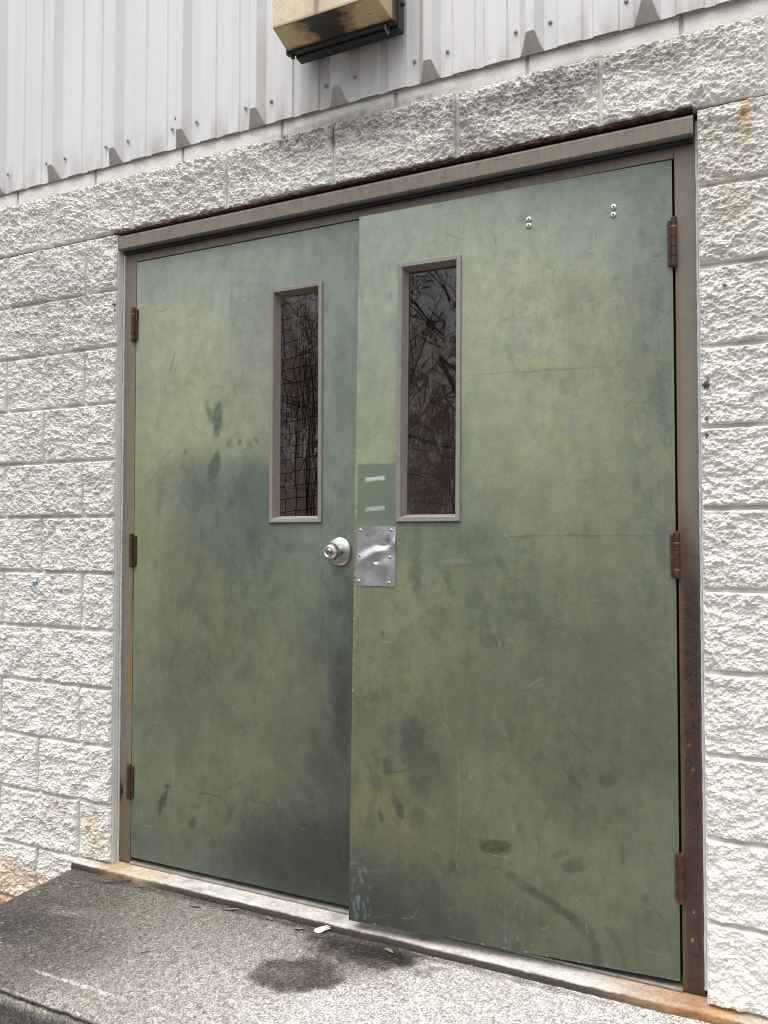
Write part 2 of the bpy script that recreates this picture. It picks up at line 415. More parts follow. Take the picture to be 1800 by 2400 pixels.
LEFT_LINE = [((0.177,1.794,0.165,1.750,0.157,1.726),0.0023,100,104,86,0.80),((0.111,1.600,0.098,1.519),0.0016,113,118,100,0.60),((0.125,1.648,0.134,1.628),0.0016,115,118,100,0.60),
((0.073,1.341,0.087,1.360),0.0020,96,102,86,0.70),((0.297,0.274,0.308,0.290,0.339,0.289,0.373,0.284,0.388,0.292,0.384,0.277),0.0018,68,71,57,0.96),
((0.479,0.275,0.484,0.300,0.511,0.295,0.538,0.288,0.556,0.298,0.565,0.285,0.582,0.290),0.0018,69,73,59,0.90),((0.392,0.305,0.465,0.342),0.0024,76,80,65,0.72),
((0.164,1.451,0.114,1.404,0.094,1.308,0.101,1.226),0.0048,115,122,105,0.50),((0.215,1.416,0.210,1.385,0.236,1.368,0.256,1.375),0.0048,98,104,95,0.60),
((0.120,0.904,0.150,0.925,0.211,0.933),0.0024,98,102,88,0.60),((0.609,0.320,0.616,0.292),0.0015,148,148,129,0.70),((0.833,1.017,0.838,0.946,0.822,0.860,0.809,0.824),0.0017,96,102,90,0.40),
((0.584,1.507,0.557,1.470,0.566,1.424,0.588,1.408),0.0030,103,111,99,0.50),((0.331,1.648,0.376,1.652,0.380,1.597,0.361,1.551),0.0063,121,130,113,0.45),
((0.410,2.080,0.412,1.626),0.0039,122,129,117,0.35),((0.835,0.240,0.847,0.158),0.0018,105,108,95,0.50),((0.433,2.061,0.495,2.052,0.556,2.044),0.0037,121,127,117,0.23),
((0.417,2.050,0.484,2.038,0.550,2.033),0.0037,121,127,117,0.25),((0.436,2.034,0.508,2.026,0.578,2.017),0.0049,121,127,117,0.33),((0.420,2.023,0.471,2.016,0.522,2.007),0.0041,121,127,117,0.14),
((0.420,2.010,0.449,2.006,0.477,2.005),0.0021,121,127,117,0.23),((0.429,1.995,0.490,1.985,0.551,1.975),0.0045,121,127,117,0.38),((0.433,1.982,0.498,1.973,0.562,1.966),0.0019,121,127,117,0.31),
((0.422,1.970,0.453,1.965,0.484,1.966),0.0038,121,127,117,0.22),((0.420,1.957,0.493,1.950,0.564,1.936),0.0022,121,127,117,0.19),((0.426,1.943,0.468,1.940,0.510,1.929),0.0019,121,127,117,0.26),
((0.428,1.930,0.474,1.923,0.518,1.921),0.0048,121,127,117,0.35),((0.425,1.917,0.478,1.908,0.529,1.904),0.0037,121,127,117,0.28),((0.426,1.904,0.483,1.896,0.539,1.893),0.0019,121,127,117,0.22),
((0.421,1.891,0.480,1.883,0.538,1.874),0.0025,121,127,117,0.18),((0.418,1.878,0.478,1.870,0.536,1.860),0.0029,121,127,117,0.19),((0.438,1.863,0.462,1.859,0.485,1.861),0.0054,121,127,117,0.12),
((0.424,1.851,0.472,1.846,0.520,1.841),0.0033,121,127,117,0.30),((0.428,1.838,0.492,1.828,0.556,1.825),0.0046,121,127,117,0.32),((0.420,1.826,0.478,1.820,0.534,1.816),0.0036,121,127,117,0.26),
((0.431,1.811,0.495,1.804,0.557,1.798),0.0033,121,127,117,0.40),((0.437,1.798,0.495,1.790,0.552,1.782),0.0028,121,127,117,0.30),((0.420,1.786,0.479,1.779,0.537,1.774),0.0027,121,127,117,0.34),
((0.438,1.771,0.469,1.771,0.499,1.761),0.0025,121,127,117,0.15),((0.437,1.758,0.509,1.749,0.579,1.748),0.0040,121,127,117,0.24),((0.433,1.746,0.499,1.741,0.564,1.728),0.0026,121,127,117,0.31),
((0.425,1.733,0.496,1.725,0.565,1.723),0.0050,121,127,117,0.30),((0.434,1.720,0.468,1.718,0.501,1.712),0.0021,121,127,117,0.34),((0.432,1.707,0.491,1.698,0.549,1.699),0.0021,121,127,117,0.35),
((0.420,1.695,0.450,1.691,0.480,1.692),0.0023,121,127,117,0.25),((0.430,1.681,0.471,1.675,0.511,1.676),0.0037,121,127,117,0.22),((0.430,1.668,0.468,1.667,0.505,1.660),0.0026,121,127,117,0.19),
((0.418,1.656,0.447,1.654,0.476,1.649),0.0024,121,127,117,0.15),((0.419,1.642,0.454,1.641,0.488,1.633),0.0036,121,127,117,0.32),((0.431,1.628,0.486,1.622,0.541,1.622),0.0042,121,127,117,0.37),]
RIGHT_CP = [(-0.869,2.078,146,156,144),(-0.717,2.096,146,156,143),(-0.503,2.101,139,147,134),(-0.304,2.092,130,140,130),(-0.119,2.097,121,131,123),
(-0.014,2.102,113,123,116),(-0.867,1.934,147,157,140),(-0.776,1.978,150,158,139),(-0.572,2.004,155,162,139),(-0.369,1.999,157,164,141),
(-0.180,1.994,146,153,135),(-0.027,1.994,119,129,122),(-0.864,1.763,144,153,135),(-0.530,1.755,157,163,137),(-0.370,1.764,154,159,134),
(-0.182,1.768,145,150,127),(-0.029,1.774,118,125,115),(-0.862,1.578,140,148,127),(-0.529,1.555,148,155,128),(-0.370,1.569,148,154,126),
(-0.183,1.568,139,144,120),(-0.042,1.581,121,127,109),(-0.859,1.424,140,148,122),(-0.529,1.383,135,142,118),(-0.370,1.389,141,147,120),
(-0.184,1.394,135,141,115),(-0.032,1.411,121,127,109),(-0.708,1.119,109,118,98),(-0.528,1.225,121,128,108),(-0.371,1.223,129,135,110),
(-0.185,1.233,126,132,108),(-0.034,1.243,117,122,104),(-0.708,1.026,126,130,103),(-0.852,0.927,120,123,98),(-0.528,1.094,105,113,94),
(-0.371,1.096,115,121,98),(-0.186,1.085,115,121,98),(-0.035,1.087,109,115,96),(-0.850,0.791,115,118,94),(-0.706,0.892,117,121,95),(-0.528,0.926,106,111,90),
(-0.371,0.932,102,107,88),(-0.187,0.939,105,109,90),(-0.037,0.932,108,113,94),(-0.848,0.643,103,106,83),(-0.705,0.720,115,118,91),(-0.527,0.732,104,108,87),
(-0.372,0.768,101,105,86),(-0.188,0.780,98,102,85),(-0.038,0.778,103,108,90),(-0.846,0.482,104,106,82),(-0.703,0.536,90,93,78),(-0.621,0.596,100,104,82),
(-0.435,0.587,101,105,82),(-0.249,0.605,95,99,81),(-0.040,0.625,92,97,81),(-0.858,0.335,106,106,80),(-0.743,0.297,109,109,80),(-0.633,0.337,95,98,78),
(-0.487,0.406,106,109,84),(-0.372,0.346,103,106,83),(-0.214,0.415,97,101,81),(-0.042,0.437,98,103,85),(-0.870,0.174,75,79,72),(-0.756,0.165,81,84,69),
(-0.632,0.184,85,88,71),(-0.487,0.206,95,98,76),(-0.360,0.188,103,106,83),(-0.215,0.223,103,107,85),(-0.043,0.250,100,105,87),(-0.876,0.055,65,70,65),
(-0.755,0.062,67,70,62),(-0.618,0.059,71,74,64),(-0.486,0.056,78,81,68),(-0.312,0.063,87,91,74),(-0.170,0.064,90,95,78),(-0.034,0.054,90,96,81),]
RIGHT_SPOT = [(-0.429,1.942,0.0269,0.0172,0,0.30,138,139,141,0.65),(-0.449,1.916,0.0135,0.0080,0,0.60,138,139,141,0.40),(-0.261,1.926,0.0227,0.0166,0,0.30,149,150,155,0.85),
(-0.227,1.909,0.0299,0.0153,0,0.60,130,136,125,0.60),(-0.324,1.959,0.0104,0.0091,0,0.50,138,139,141,0.40),(-0.396,1.754,0.0184,0.0131,0,0.40,138,139,141,0.70),
(-0.425,1.741,0.0133,0.0236,0,0.40,138,139,141,0.70),(-0.402,1.708,0.0290,0.0339,10,0.50,140,141,143,0.70),(-0.396,1.675,0.0262,0.0260,0,0.80,133,135,132,0.50),
(-0.338,1.650,0.0539,0.0180,-10,0.40,140,141,143,0.75),(-0.216,1.730,0.0222,0.0076,0,0.40,138,139,141,0.60),(-0.257,1.428,0.0173,0.0277,0,0.60,135,137,139,0.60),
(-0.263,1.473,0.0173,0.0126,0,0.70,130,133,130,0.50),(-0.284,1.559,0.0200,0.0229,0,0.35,121,129,113,0.60),(-0.332,1.586,0.0204,0.0154,0,0.60,127,134,117,0.45),
(-0.043,1.520,0.0274,0.0666,0,0.70,96,105,94,0.50),(-0.060,1.558,0.0161,0.0122,-30,0.50,98,106,96,0.50),(-0.032,1.459,0.0159,0.0362,0,0.70,96,105,94,0.50),
(-0.075,1.780,0.0164,0.0172,0,0.60,116,125,113,0.50),(-0.133,1.886,0.0288,0.0748,0,0.90,126,134,123,0.40),(-0.039,1.885,0.0116,0.0098,0,0.50,100,107,99,0.50),
(-0.064,1.705,0.0162,0.0171,0,0.60,116,123,111,0.50),(-0.079,1.953,0.0118,0.0173,0,0.60,96,105,97,0.40),(-0.395,2.042,0.0241,0.0185,0,0.60,116,125,116,0.40),
(-0.800,1.869,0.0076,0.0198,0,0.40,119,129,120,0.50),(-0.489,1.526,0.0337,0.0395,0,0.90,131,139,118,0.40),(-0.570,1.411,0.0276,0.0798,0,0.90,114,123,105,0.40),
(-0.708,1.126,0.0200,0.0740,0,0.50,89,100,87,0.60),(-0.707,1.019,0.0171,0.0455,0,0.50,87,92,82,0.60),(-0.766,1.099,0.0204,0.0542,0,0.80,96,103,86,0.30),
(-0.515,1.147,0.0670,0.0456,0,0.90,88,97,82,0.50),(-0.501,1.075,0.0932,0.0233,-3,0.80,90,97,82,0.45),(-0.409,1.108,0.0310,0.0128,0,0.60,96,103,87,0.40),
(-0.582,1.077,0.0520,0.0079,0,0.50,133,135,134,0.55),(-0.432,0.862,0.0116,0.0051,-15,0.40,138,140,139,0.70),(-0.814,0.861,0.0088,0.0122,0,0.40,83,88,76,0.60),
(-0.770,0.822,0.0722,0.0469,0,0.90,93,97,82,0.40),(-0.223,0.864,0.0963,0.0858,0,0.95,90,94,78,0.40),(-0.188,0.756,0.0593,0.0728,0,0.95,87,92,78,0.40),
(-0.713,0.581,0.0423,0.0577,15,0.50,71,74,66,0.65),(-0.696,0.498,0.0630,0.1043,0,0.80,75,78,66,0.45),(-0.567,0.614,0.0458,0.0771,0,0.90,93,97,80,0.40),
(-0.487,0.595,0.0341,0.0507,15,0.80,91,95,79,0.40),(-0.435,0.619,0.0155,0.0428,12,0.60,79,83,71,0.50),(-0.178,0.509,0.0295,0.0192,25,0.45,76,81,69,0.70),
(-0.791,0.481,0.0202,0.0343,-10,0.60,76,80,71,0.60),(-0.830,0.431,0.0204,0.0371,15,0.60,76,81,72,0.50),(-0.755,0.367,0.0128,0.0353,18,0.30,68,71,57,0.80),
(-0.812,0.334,0.0101,0.0184,10,0.40,72,75,60,0.70),(-0.695,0.355,0.0363,0.0518,0,0.60,73,77,63,0.50),(-0.843,0.310,0.0175,0.0449,0,0.70,79,84,74,0.40),
(-0.478,0.292,0.0469,0.0212,8,0.30,66,70,52,0.80),(-0.506,0.303,0.0184,0.0126,0,0.50,69,73,56,0.50),(-0.266,0.275,0.0364,0.0205,18,0.45,73,78,63,0.65),
(-0.299,0.301,0.0344,0.0122,20,0.60,77,82,66,0.45),(-0.360,0.249,0.0313,0.0196,0,0.80,80,84,67,0.40),(-0.083,0.220,0.0114,0.0164,-25,0.50,76,81,68,0.60),
(-0.078,0.174,0.0137,0.0234,-20,0.50,77,82,68,0.55),(-0.226,0.414,0.0240,0.0483,0,0.80,80,85,69,0.40),(-0.435,0.115,0.1283,0.0493,0,0.95,73,77,62,0.40),
(-0.618,0.072,0.0814,0.0632,0,0.90,62,66,56,0.50),(-0.797,0.081,0.1003,0.0908,0,0.95,58,62,55,0.50),(-0.487,0.507,0.0785,0.0758,0,0.95,116,120,93,0.40),
(-0.744,0.440,0.0284,0.0786,0,0.90,120,118,89,0.35),(-0.373,0.284,0.0629,0.0738,0,0.95,115,118,93,0.40),(-0.192,0.155,0.0711,0.0714,0,0.95,115,120,94,0.35),
(-0.846,0.549,0.0441,0.0668,0,0.90,106,106,83,0.40),(-0.448,0.675,0.0778,0.0505,0,0.95,100,105,83,0.40),(-0.422,1.981,0.0807,0.0530,0,0.95,150,157,135,0.30),
(-0.862,0.080,0.0051,0.0126,9,0.40,116,121,125,0.67),(-0.897,0.120,0.0057,0.0099,16,0.40,116,121,125,0.35),(-0.872,0.160,0.0042,0.0092,-19,0.40,116,121,125,0.39),
(-0.881,0.048,0.0050,0.0054,11,0.40,116,121,125,0.36),(-0.863,0.181,0.0022,0.0120,-11,0.40,116,121,125,0.39),(-0.841,0.062,0.0032,0.0127,1,0.40,116,121,125,0.57),
(-0.885,0.043,0.0047,0.0128,15,0.40,116,121,125,0.42),(-0.878,0.172,0.0027,0.0046,-7,0.40,116,121,125,0.54),(-0.898,0.085,0.0035,0.0068,12,0.40,116,121,125,0.49),
(-0.880,0.120,0.0048,0.0045,19,0.40,116,121,125,0.31),(-0.854,0.064,0.0023,0.0111,-5,0.40,116,121,125,0.53),(-0.899,0.189,0.0029,0.0128,-12,0.40,116,121,125,0.60),
(-0.843,0.050,0.0034,0.0071,0,0.40,116,121,125,0.61),(-0.891,0.074,0.0051,0.0118,-18,0.40,116,121,125,0.68),(-0.893,0.141,0.0045,0.0124,-6,0.40,116,121,125,0.67),
(-0.867,0.149,0.0034,0.0056,-16,0.40,116,121,125,0.36),(-0.857,0.039,0.0028,0.0044,19,0.40,116,121,125,0.51),(-0.875,0.161,0.0044,0.0116,-1,0.40,116,121,125,0.47),
(-0.894,0.046,0.0023,0.0085,13,0.40,116,121,125,0.35),(-0.855,0.047,0.0045,0.0111,-15,0.40,116,121,125,0.47),(-0.889,0.059,0.0033,0.0081,19,0.40,116,121,125,0.64),
(-0.842,0.130,0.0040,0.0106,0,0.40,116,121,125,0.42),(-0.876,0.176,0.0036,0.0131,18,0.40,116,121,125,0.55),(-0.870,0.145,0.0025,0.0064,11,0.40,116,121,125,0.65),
(-0.877,0.070,0.0050,0.0103,6,0.40,116,121,125,0.60),(-0.877,0.084,0.0032,0.0084,10,0.40,116,121,125,0.58),(-0.880,0.043,0.0046,0.0092,-19,0.40,116,121,125,0.52),
(-0.883,0.088,0.0039,0.0114,5,0.40,116,121,125,0.62),(-0.878,0.093,0.0049,0.0115,-5,0.40,116,121,125,0.64),(-0.847,0.091,0.0057,0.0127,0,0.40,116,121,125,0.51),
(-0.888,0.060,0.0057,0.0083,7,0.40,116,121,125,0.59),(-0.857,0.174,0.0050,0.0093,6,0.40,116,121,125,0.47),(-0.861,0.074,0.0045,0.0105,-18,0.40,116,121,125,0.36),
(-0.872,0.093,0.0030,0.0102,5,0.40,116,121,125,0.32),(-0.872,0.163,0.0024,0.0052,-7,0.40,116,121,125,0.37),(-0.888,0.192,0.0039,0.0075,4,0.40,116,121,125,0.54),
(-0.883,0.050,0.0022,0.0076,-8,0.40,116,121,125,0.46),(-0.891,0.060,0.0036,0.0043,4,0.40,116,121,125,0.34),(-0.867,0.145,0.0043,0.0128,12,0.40,116,121,125,0.47),
(-0.851,0.098,0.0035,0.0052,3,0.40,116,121,125,0.53),(-0.412,0.060,0.0031,0.0092,0,0.50,116,119,127,0.47),(-0.461,0.137,0.0030,0.0126,0,0.50,116,119,127,0.29),
(-0.429,0.065,0.0026,0.0102,0,0.50,116,119,127,0.31),(-0.446,0.054,0.0027,0.0168,0,0.50,116,119,127,0.48),(-0.431,0.127,0.0038,0.0110,0,0.50,116,119,127,0.35),
(-0.445,0.053,0.0029,0.0085,0,0.50,116,119,127,0.37),(-0.455,0.087,0.0028,0.0086,0,0.50,116,119,127,0.45),(-0.419,0.153,0.0029,0.0083,0,0.50,116,119,127,0.48),
(-0.421,0.130,0.0024,0.0068,0,0.50,116,119,127,0.50),(-0.446,0.090,0.0028,0.0129,0,0.50,116,119,127,0.40),(-0.423,0.142,0.0034,0.0086,0,0.50,116,119,127,0.38),
(-0.444,0.121,0.0030,0.0107,0,0.50,116,119,127,0.34),(-0.423,0.095,0.0020,0.0080,0,0.50,116,119,127,0.36),(-0.415,0.068,0.0030,0.0051,0,0.50,116,119,127,0.44),]
RIGHT_LINE = [((-0.571,1.609,-0.462,1.608,-0.306,1.603,-0.183,1.601,-0.100,1.596),0.0021,115,122,104,0.60),((-0.396,1.604,-0.332,1.606),0.0039,109,115,99,0.50),
((-0.332,1.607,-0.232,1.602),0.0045,109,115,101,0.55),((-0.435,1.147,-0.333,1.152,-0.162,1.151,-0.035,1.152),0.0021,91,97,80,0.65),
((-0.409,1.144,-0.371,1.149),0.0077,87,94,80,0.45),((-0.277,1.152,-0.186,1.147),0.0062,91,97,82,0.45),((-0.455,1.031,-0.333,1.033),0.0019,93,97,84,0.60),
((-0.223,1.033,-0.116,1.038),0.0016,94,99,84,0.50),((-0.114,1.238,-0.012,1.197),0.0024,96,102,88,0.55),((-0.161,1.709,-0.149,1.652,-0.135,1.589,-0.118,1.550),0.0022,119,125,109,0.60),
((-0.036,1.617,-0.019,1.633),0.0018,105,113,99,0.50),((-0.196,1.382,-0.188,1.344,-0.149,1.361,-0.119,1.379),0.0031,112,120,102,0.50),
((-0.033,1.339,-0.032,1.243),0.0036,135,139,110,0.50),((-0.171,1.554,-0.147,1.559,-0.184,1.493),0.0015,122,129,110,0.50),((-0.435,0.223,-0.373,0.192,-0.311,0.165,-0.257,0.132,-0.222,0.102,-0.204,0.058,-0.200,0.029),0.0161,68,71,59,0.74),
((-0.373,0.192,-0.311,0.165,-0.257,0.132),0.0135,64,67,57,0.54),((-0.181,0.127,-0.163,0.113,-0.146,0.080,-0.133,0.036),0.0107,72,77,62,0.66),
((-0.106,0.164,-0.110,0.110,-0.101,0.053),0.0082,77,82,66,0.48),((-0.055,0.190,-0.033,0.159,-0.023,0.091),0.0047,79,82,68,0.60),((-0.354,0.330,-0.356,0.287),0.0025,69,74,57,0.66),
((-0.139,0.347,-0.138,0.294),0.0036,77,82,66,0.60),((-0.435,0.232,-0.373,0.223),0.0025,74,78,62,0.60),((-0.493,0.230,-0.461,0.244),0.0025,69,73,57,0.60),
((-0.802,0.500,-0.802,0.467,-0.773,0.466,-0.724,0.479),0.0053,72,76,66,0.78),((-0.729,0.312,-0.694,0.293),0.0010,130,129,106,0.50),
((-0.621,0.622,-0.580,0.523,-0.573,0.421,-0.585,0.254,-0.578,0.217),0.0039,122,125,100,0.45),((-0.635,0.692,-0.621,0.622),0.0026,71,77,65,0.60),
((-0.870,0.174,-0.798,0.179),0.0033,101,108,106,0.50),((-0.839,0.041,-0.769,0.066),0.0020,105,110,105,0.50),((-0.309,0.921,-0.278,0.941,-0.281,0.923,-0.303,0.909),0.0012,140,141,129,0.45),
((-0.623,0.948,-0.528,0.939),0.0014,131,134,116,0.45),((-0.435,0.955,-0.384,0.954),0.0010,133,136,119,0.40),((-0.223,0.980,-0.175,0.976),0.0011,140,141,125,0.50),
((-0.449,1.575,-0.502,1.480),0.0013,131,137,119,0.40),((-0.435,1.299,-0.403,1.300),0.0039,140,145,129,0.50),((-0.203,1.295,-0.173,1.292),0.0037,138,143,127,0.40),
((-0.330,2.019,-0.328,1.986),0.0018,110,120,111,0.50),((-0.004,1.966,-0.015,0.803),0.0037,115,122,105,0.40),((-0.515,1.107,-0.569,1.186),0.0104,105,113,96,0.30),
((-0.435,0.053,-0.433,0.004),0.0049,123,126,133,0.30),((-0.730,0.413,-0.667,0.369),0.0013,120,122,102,0.50),((-0.717,0.409,-0.662,0.362),0.0013,120,122,102,0.50),
((-0.705,0.406,-0.656,0.355),0.0013,120,122,102,0.50),((-0.692,0.402,-0.651,0.347),0.0013,120,122,102,0.50),((-0.680,0.398,-0.645,0.340),0.0013,120,122,102,0.50),
((-0.667,0.394,-0.640,0.333),0.0013,120,122,102,0.50),]

# ------------------------------------------------------------------ ground and landing
def ground():
    xs = np.array([-400, -60, -8, -1.2, 0, 1.2, 4, 12, 60, 400.0]); ys = np.array([-400, -120, -40, -12, -4, -1.5, -0.7, 0.3, 8.0, 60, 400])
    X, Y = np.meshgrid(xs, ys); V = np.stack([X, Y, np.full_like(X, -0.26)], -1).reshape(-1, 3)
    n = len(xs); idx = np.arange(X.size).reshape(X.shape)
    F = np.stack([idx[:-1, :-1], idx[:-1, 1:], idx[1:, 1:], idx[1:, :-1]], -1).reshape(-1, 4)
    o = link('ground', grid_mesh('ground', V, F), M['ground']); o['kind'] = 'structure'
ground()

def soil_strip():
    xs = np.arange(-2.0, -0.15, 0.012); ys = np.arange(-0.5, 0.01, 0.012)
    X, Y = np.meshgrid(xs, ys)
    Z = -0.235 + 0.02 * fbm(X * 6, Y * 6, 3) + 0.012 * fbm(X * 30, Y * 30, 8) - 0.035 * smooth(-0.25, -0.5, Y)
    idx = np.arange(X.size).reshape(X.shape)
    F = np.stack([idx[:-1, :-1], idx[:-1, 1:], idx[1:, 1:], idx[1:, :-1]], -1).reshape(-1, 4)
    o = link('soil', grid_mesh('soil', np.stack([X, Y, Z], -1).reshape(-1, 3), F, smooth_shade=True), M['soil']); o['kind'] = 'structure'
soil_strip()

def rbf(P, cps, width, kup=1.0):
    """soft interpolation of colour patches; P (n,2)"""
    acc = np.zeros((len(P), 3)); w = np.full(len(P), 1e-9)
    for (x, y, r, g, b) in cps:
        d2 = (P[:, 0] - x) ** 2 + (P[:, 1] - y) ** 2
        k = np.exp(-d2 / (2 * width * width)) + 1e-7 / (d2 + 1e-3)
        w += k; acc += k[:, None] * np.array([r, g, b], float)
    return acc / w[:, None]

SLAB_Z, SLAB_X0, SLAB_YF = -0.025, -0.157, -0.68
SLAB_CP = [(-0.1, -0.05, 111, 100, 88), (0.0, -0.15, 100, 91, 81), (-0.1, -0.3, 93, 85, 79), (0.05, -0.45, 76, 72, 67), (0.1, -0.62, 115, 108, 99), (0.3, -0.2, 133, 123, 111), (0.3, -0.42, 106, 99, 91), (0.5, -0.3, 160, 150, 142), (0.5, -0.1, 137, 127, 117), (0.55, -0.58, 165, 155, 146), (0.8, -0.2, 172, 162, 154), (0.8, -0.5, 182, 174, 166), (1.1, -0.42, 204, 197, 192), (1.3, -0.2, 208, 201, 196), (1.0, -0.1, 108, 99, 90), (1.6, -0.15, 208, 202, 197), (1.5, -0.5, 208, 202, 197), (2.0, -0.2, 208, 200, 192), (2.5, -0.4, 200, 192, 186), (0.7, -0.09, 134, 125, 114), (3.2, -0.3, 200, 192, 186), (1.3, -0.08, 190, 180, 170)]
KUP = 1.10
def slab_colour(X, Y):
    sh = X.shape; x = X.ravel(); y = Y.ravel()
    wx = 0.05 * fbm(x * 7, y * 7, 41); wy = 0.05 * fbm(x * 7, y * 7, 42)
    c = rbf(np.stack([x + wx, y + wy], -1), SLAB_CP, 0.11)
    def blot(cx, cy, rx, ry, col, al, soft=0.35, ns=0.16, ang=0.0):
        ca, sa = math.cos(ang), math.sin(ang)
        px, py = (x - cx) * ca + (y - cy) * sa, -(x - cx) * sa + (y - cy) * ca
        d = np.sqrt((px / rx) ** 2 + (py / ry) ** 2) + ns * fbm(x * 22, y * 22, int(cx * 1000) & 255) + 0.25 * ns * fbm(x * 110, y * 110, 7)
        k = (al * (1 - smooth(1 - soft, 1 + soft * 0.4, d)))[:, None]
        c[:] = c * (1 - k) + np.array(col, float) * k
    blot(0.925, -0.308, 0.140, 0.090, (84, 79, 69), 0.95, 0.32, 0.34, 0.35)      # dried puddle
    blot(0.89, -0.315, 0.07, 0.045, (132, 126, 110), 0.5, 0.8, 0.5)
    blot(1.03, -0.125, 0.20, 0.075, (56, 52, 47), 0.95, 0.6, 0.6)
    blot(1.12, -0.11, 0.10, 0.04, (44, 40, 37), 0.85, 0.7, 0.6)                   # dark grime at the sill
    blot(1.09, -0.17, 0.06, 0.026, (84, 78, 66), 0.85, 0.7, 0.5)
    blot(0.86, -0.085, 0.12, 0.025, (96, 88, 80), 0.8, 0.7, 0.4)
    blot(0.03, -0.46, 0.12, 0.10, (74, 69, 66), 0.6, 0.9, 0.4)
    blot(0.10, -0.20, 0.20, 0.12, (104, 95, 84), 0.5, 0.9, 0.4)
    blot(0.10, -0.31, 0.12, 0.03, (160, 152, 142), 0.4, 0.9, 0.8, 0.3)           # scuffed pale streak
    blot(0.6, -0.078, 0.95, 0.020, (84, 76, 70), 0.75, 0.8, 0.6)                 # dirt along the sill
    blot(1.5, -0.085, 0.25, 0.012, (140, 132, 122), 0.6, 0.8, 0.6)
    blot(0.45, -0.597, 0.22, 0.007, (205, 198, 190), 0.7, 0.6, 0.5)               # edging-tool line
    fl = smooth(0.20, 0.42, fbm(x * 85, y * 85, 14, 3, 0.6)) * (0.30 + 0.45 * smooth(-0.2, 0.3, fbm(x * 7, y * 7, 15))) * smooth(165, 110, c.mean(1)); fl = fl * smooth(-0.06, -0.16, y)
    c = c * (1 - fl[:, None]) + np.array([184, 177, 170.0]) * fl[:, None]
    c = 0.82 * c + 0.18 * c.mean(1, keepdims=True)
    g = 1 + 0.16 * fbm(x * 45, y * 45, 12, 3) + 0.12 * fbm(x * 130, y * 130, 13, 2)
    c = c * g[:, None]
    return (s2l(np.clip(c, 5, 245)) / KUP).reshape(*sh, 3)

def landing():
    xs = np.concatenate([np.arange(SLAB_X0, 2.25, 0.0045), np.arange(2.25, 3.5, 0.02)])
    yv = np.arange(-0.03, SLAB_YF - 0.0001, -0.0045)
    X, Y = np.meshgrid(xs, yv)
    d_edge = np.minimum(Y - SLAB_YF, X - SLAB_X0)
    chip = 0.006 * fbm(X * 16, Y * 16, 21) + 0.004 * fbm(X * 60, Y * 60, 22)
    Z = SLAB_Z + 0.0016 * fbm(X * 5, Y * 5, 5) + 0.0012 * fbm(X * 55, Y * 55, 6, 3) + 0.0011 * perlin(X * 160, Y * 160, 9)
    Z = Z - 0.012 * (1 - smooth(0, 0.014, d_edge + chip)) - 0.0015 * np.exp(-((Y + 0.597 - 0.004 * fbm(X * 8, Y * 8, 4)) / 0.004) ** 2)
    C = slab_colour(X, Y)
    nz, nx = X.shape; idx = np.arange(X.size).reshape(X.shape)
    V = [np.stack([X, Y, Z], -1).reshape(-1, 3)]; CC = [C.reshape(-1, 3)]
    F = [np.stack([idx[1:, :-1], idx[1:, 1:], idx[:-1, 1:], idx[:-1, :-1]], -1).reshape(-1, 4)]
    n = X.size
    # front face: lip, cracked joint below it, then the darker poured face
    steps = [(0.0, -0.014), (0.004, -0.026), (0.010, -0.029), (0.003, -0.034), (0.001, -0.06), (0.0, -0.12), (0.0, -0.18), (0.0, -0.24)]
    row_prev = None
    prof = []
    top = V[0][idx[-1]]
    prof.append(top)
    for (dy, dz) in steps:
        p = top.copy(); p[:, 1] = SLAB_YF + dy + 0.004 * fbm(xs * 14, np.full_like(xs, dz * 40), 33) ; p[:, 2] = SLAB_Z + dz + (0.004 * fbm(xs * 20, np.full_like(xs, dz), 34) if -0.04 < dz else 0)
        prof.append(p)
    Pf = np.stack(prof)                                  # rows from top to bottom
    cf = np.zeros(Pf.shape)
    for k in range(Pf.shape[0]):
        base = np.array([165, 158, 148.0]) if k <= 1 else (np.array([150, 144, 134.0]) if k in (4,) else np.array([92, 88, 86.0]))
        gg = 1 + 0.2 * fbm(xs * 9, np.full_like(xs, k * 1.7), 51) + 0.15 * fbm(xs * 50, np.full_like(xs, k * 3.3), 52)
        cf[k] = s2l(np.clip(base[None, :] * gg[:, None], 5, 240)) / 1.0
    m = Pf.shape[0]; id2 = n + np.arange(m * nx).reshape(m, nx)
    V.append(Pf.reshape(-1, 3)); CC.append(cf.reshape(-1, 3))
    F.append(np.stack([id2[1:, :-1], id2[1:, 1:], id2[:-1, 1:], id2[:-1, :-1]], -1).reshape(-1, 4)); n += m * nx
    # left side face
    left = V[0][idx[:, 0]]
    low = left.copy(); low[:, 2] = -0.27
    V += [left, low]; CC += [np.repeat(s2l([[120, 112, 104]]), 2 * len(left), 0)]
    k = np.arange(len(left) - 1); L_ = len(left)
    F.append(np.stack([n + k, n + L_ + k, n + L_ + k + 1, n + k + 1], -1)[:, ::-1])
    o = link('landing', grid_mesh('landing', np.concatenate(V), np.concatenate(F), np.concatenate(CC), smooth_shade=True), M['slab'])
    o['kind'] = 'structure'
landing()

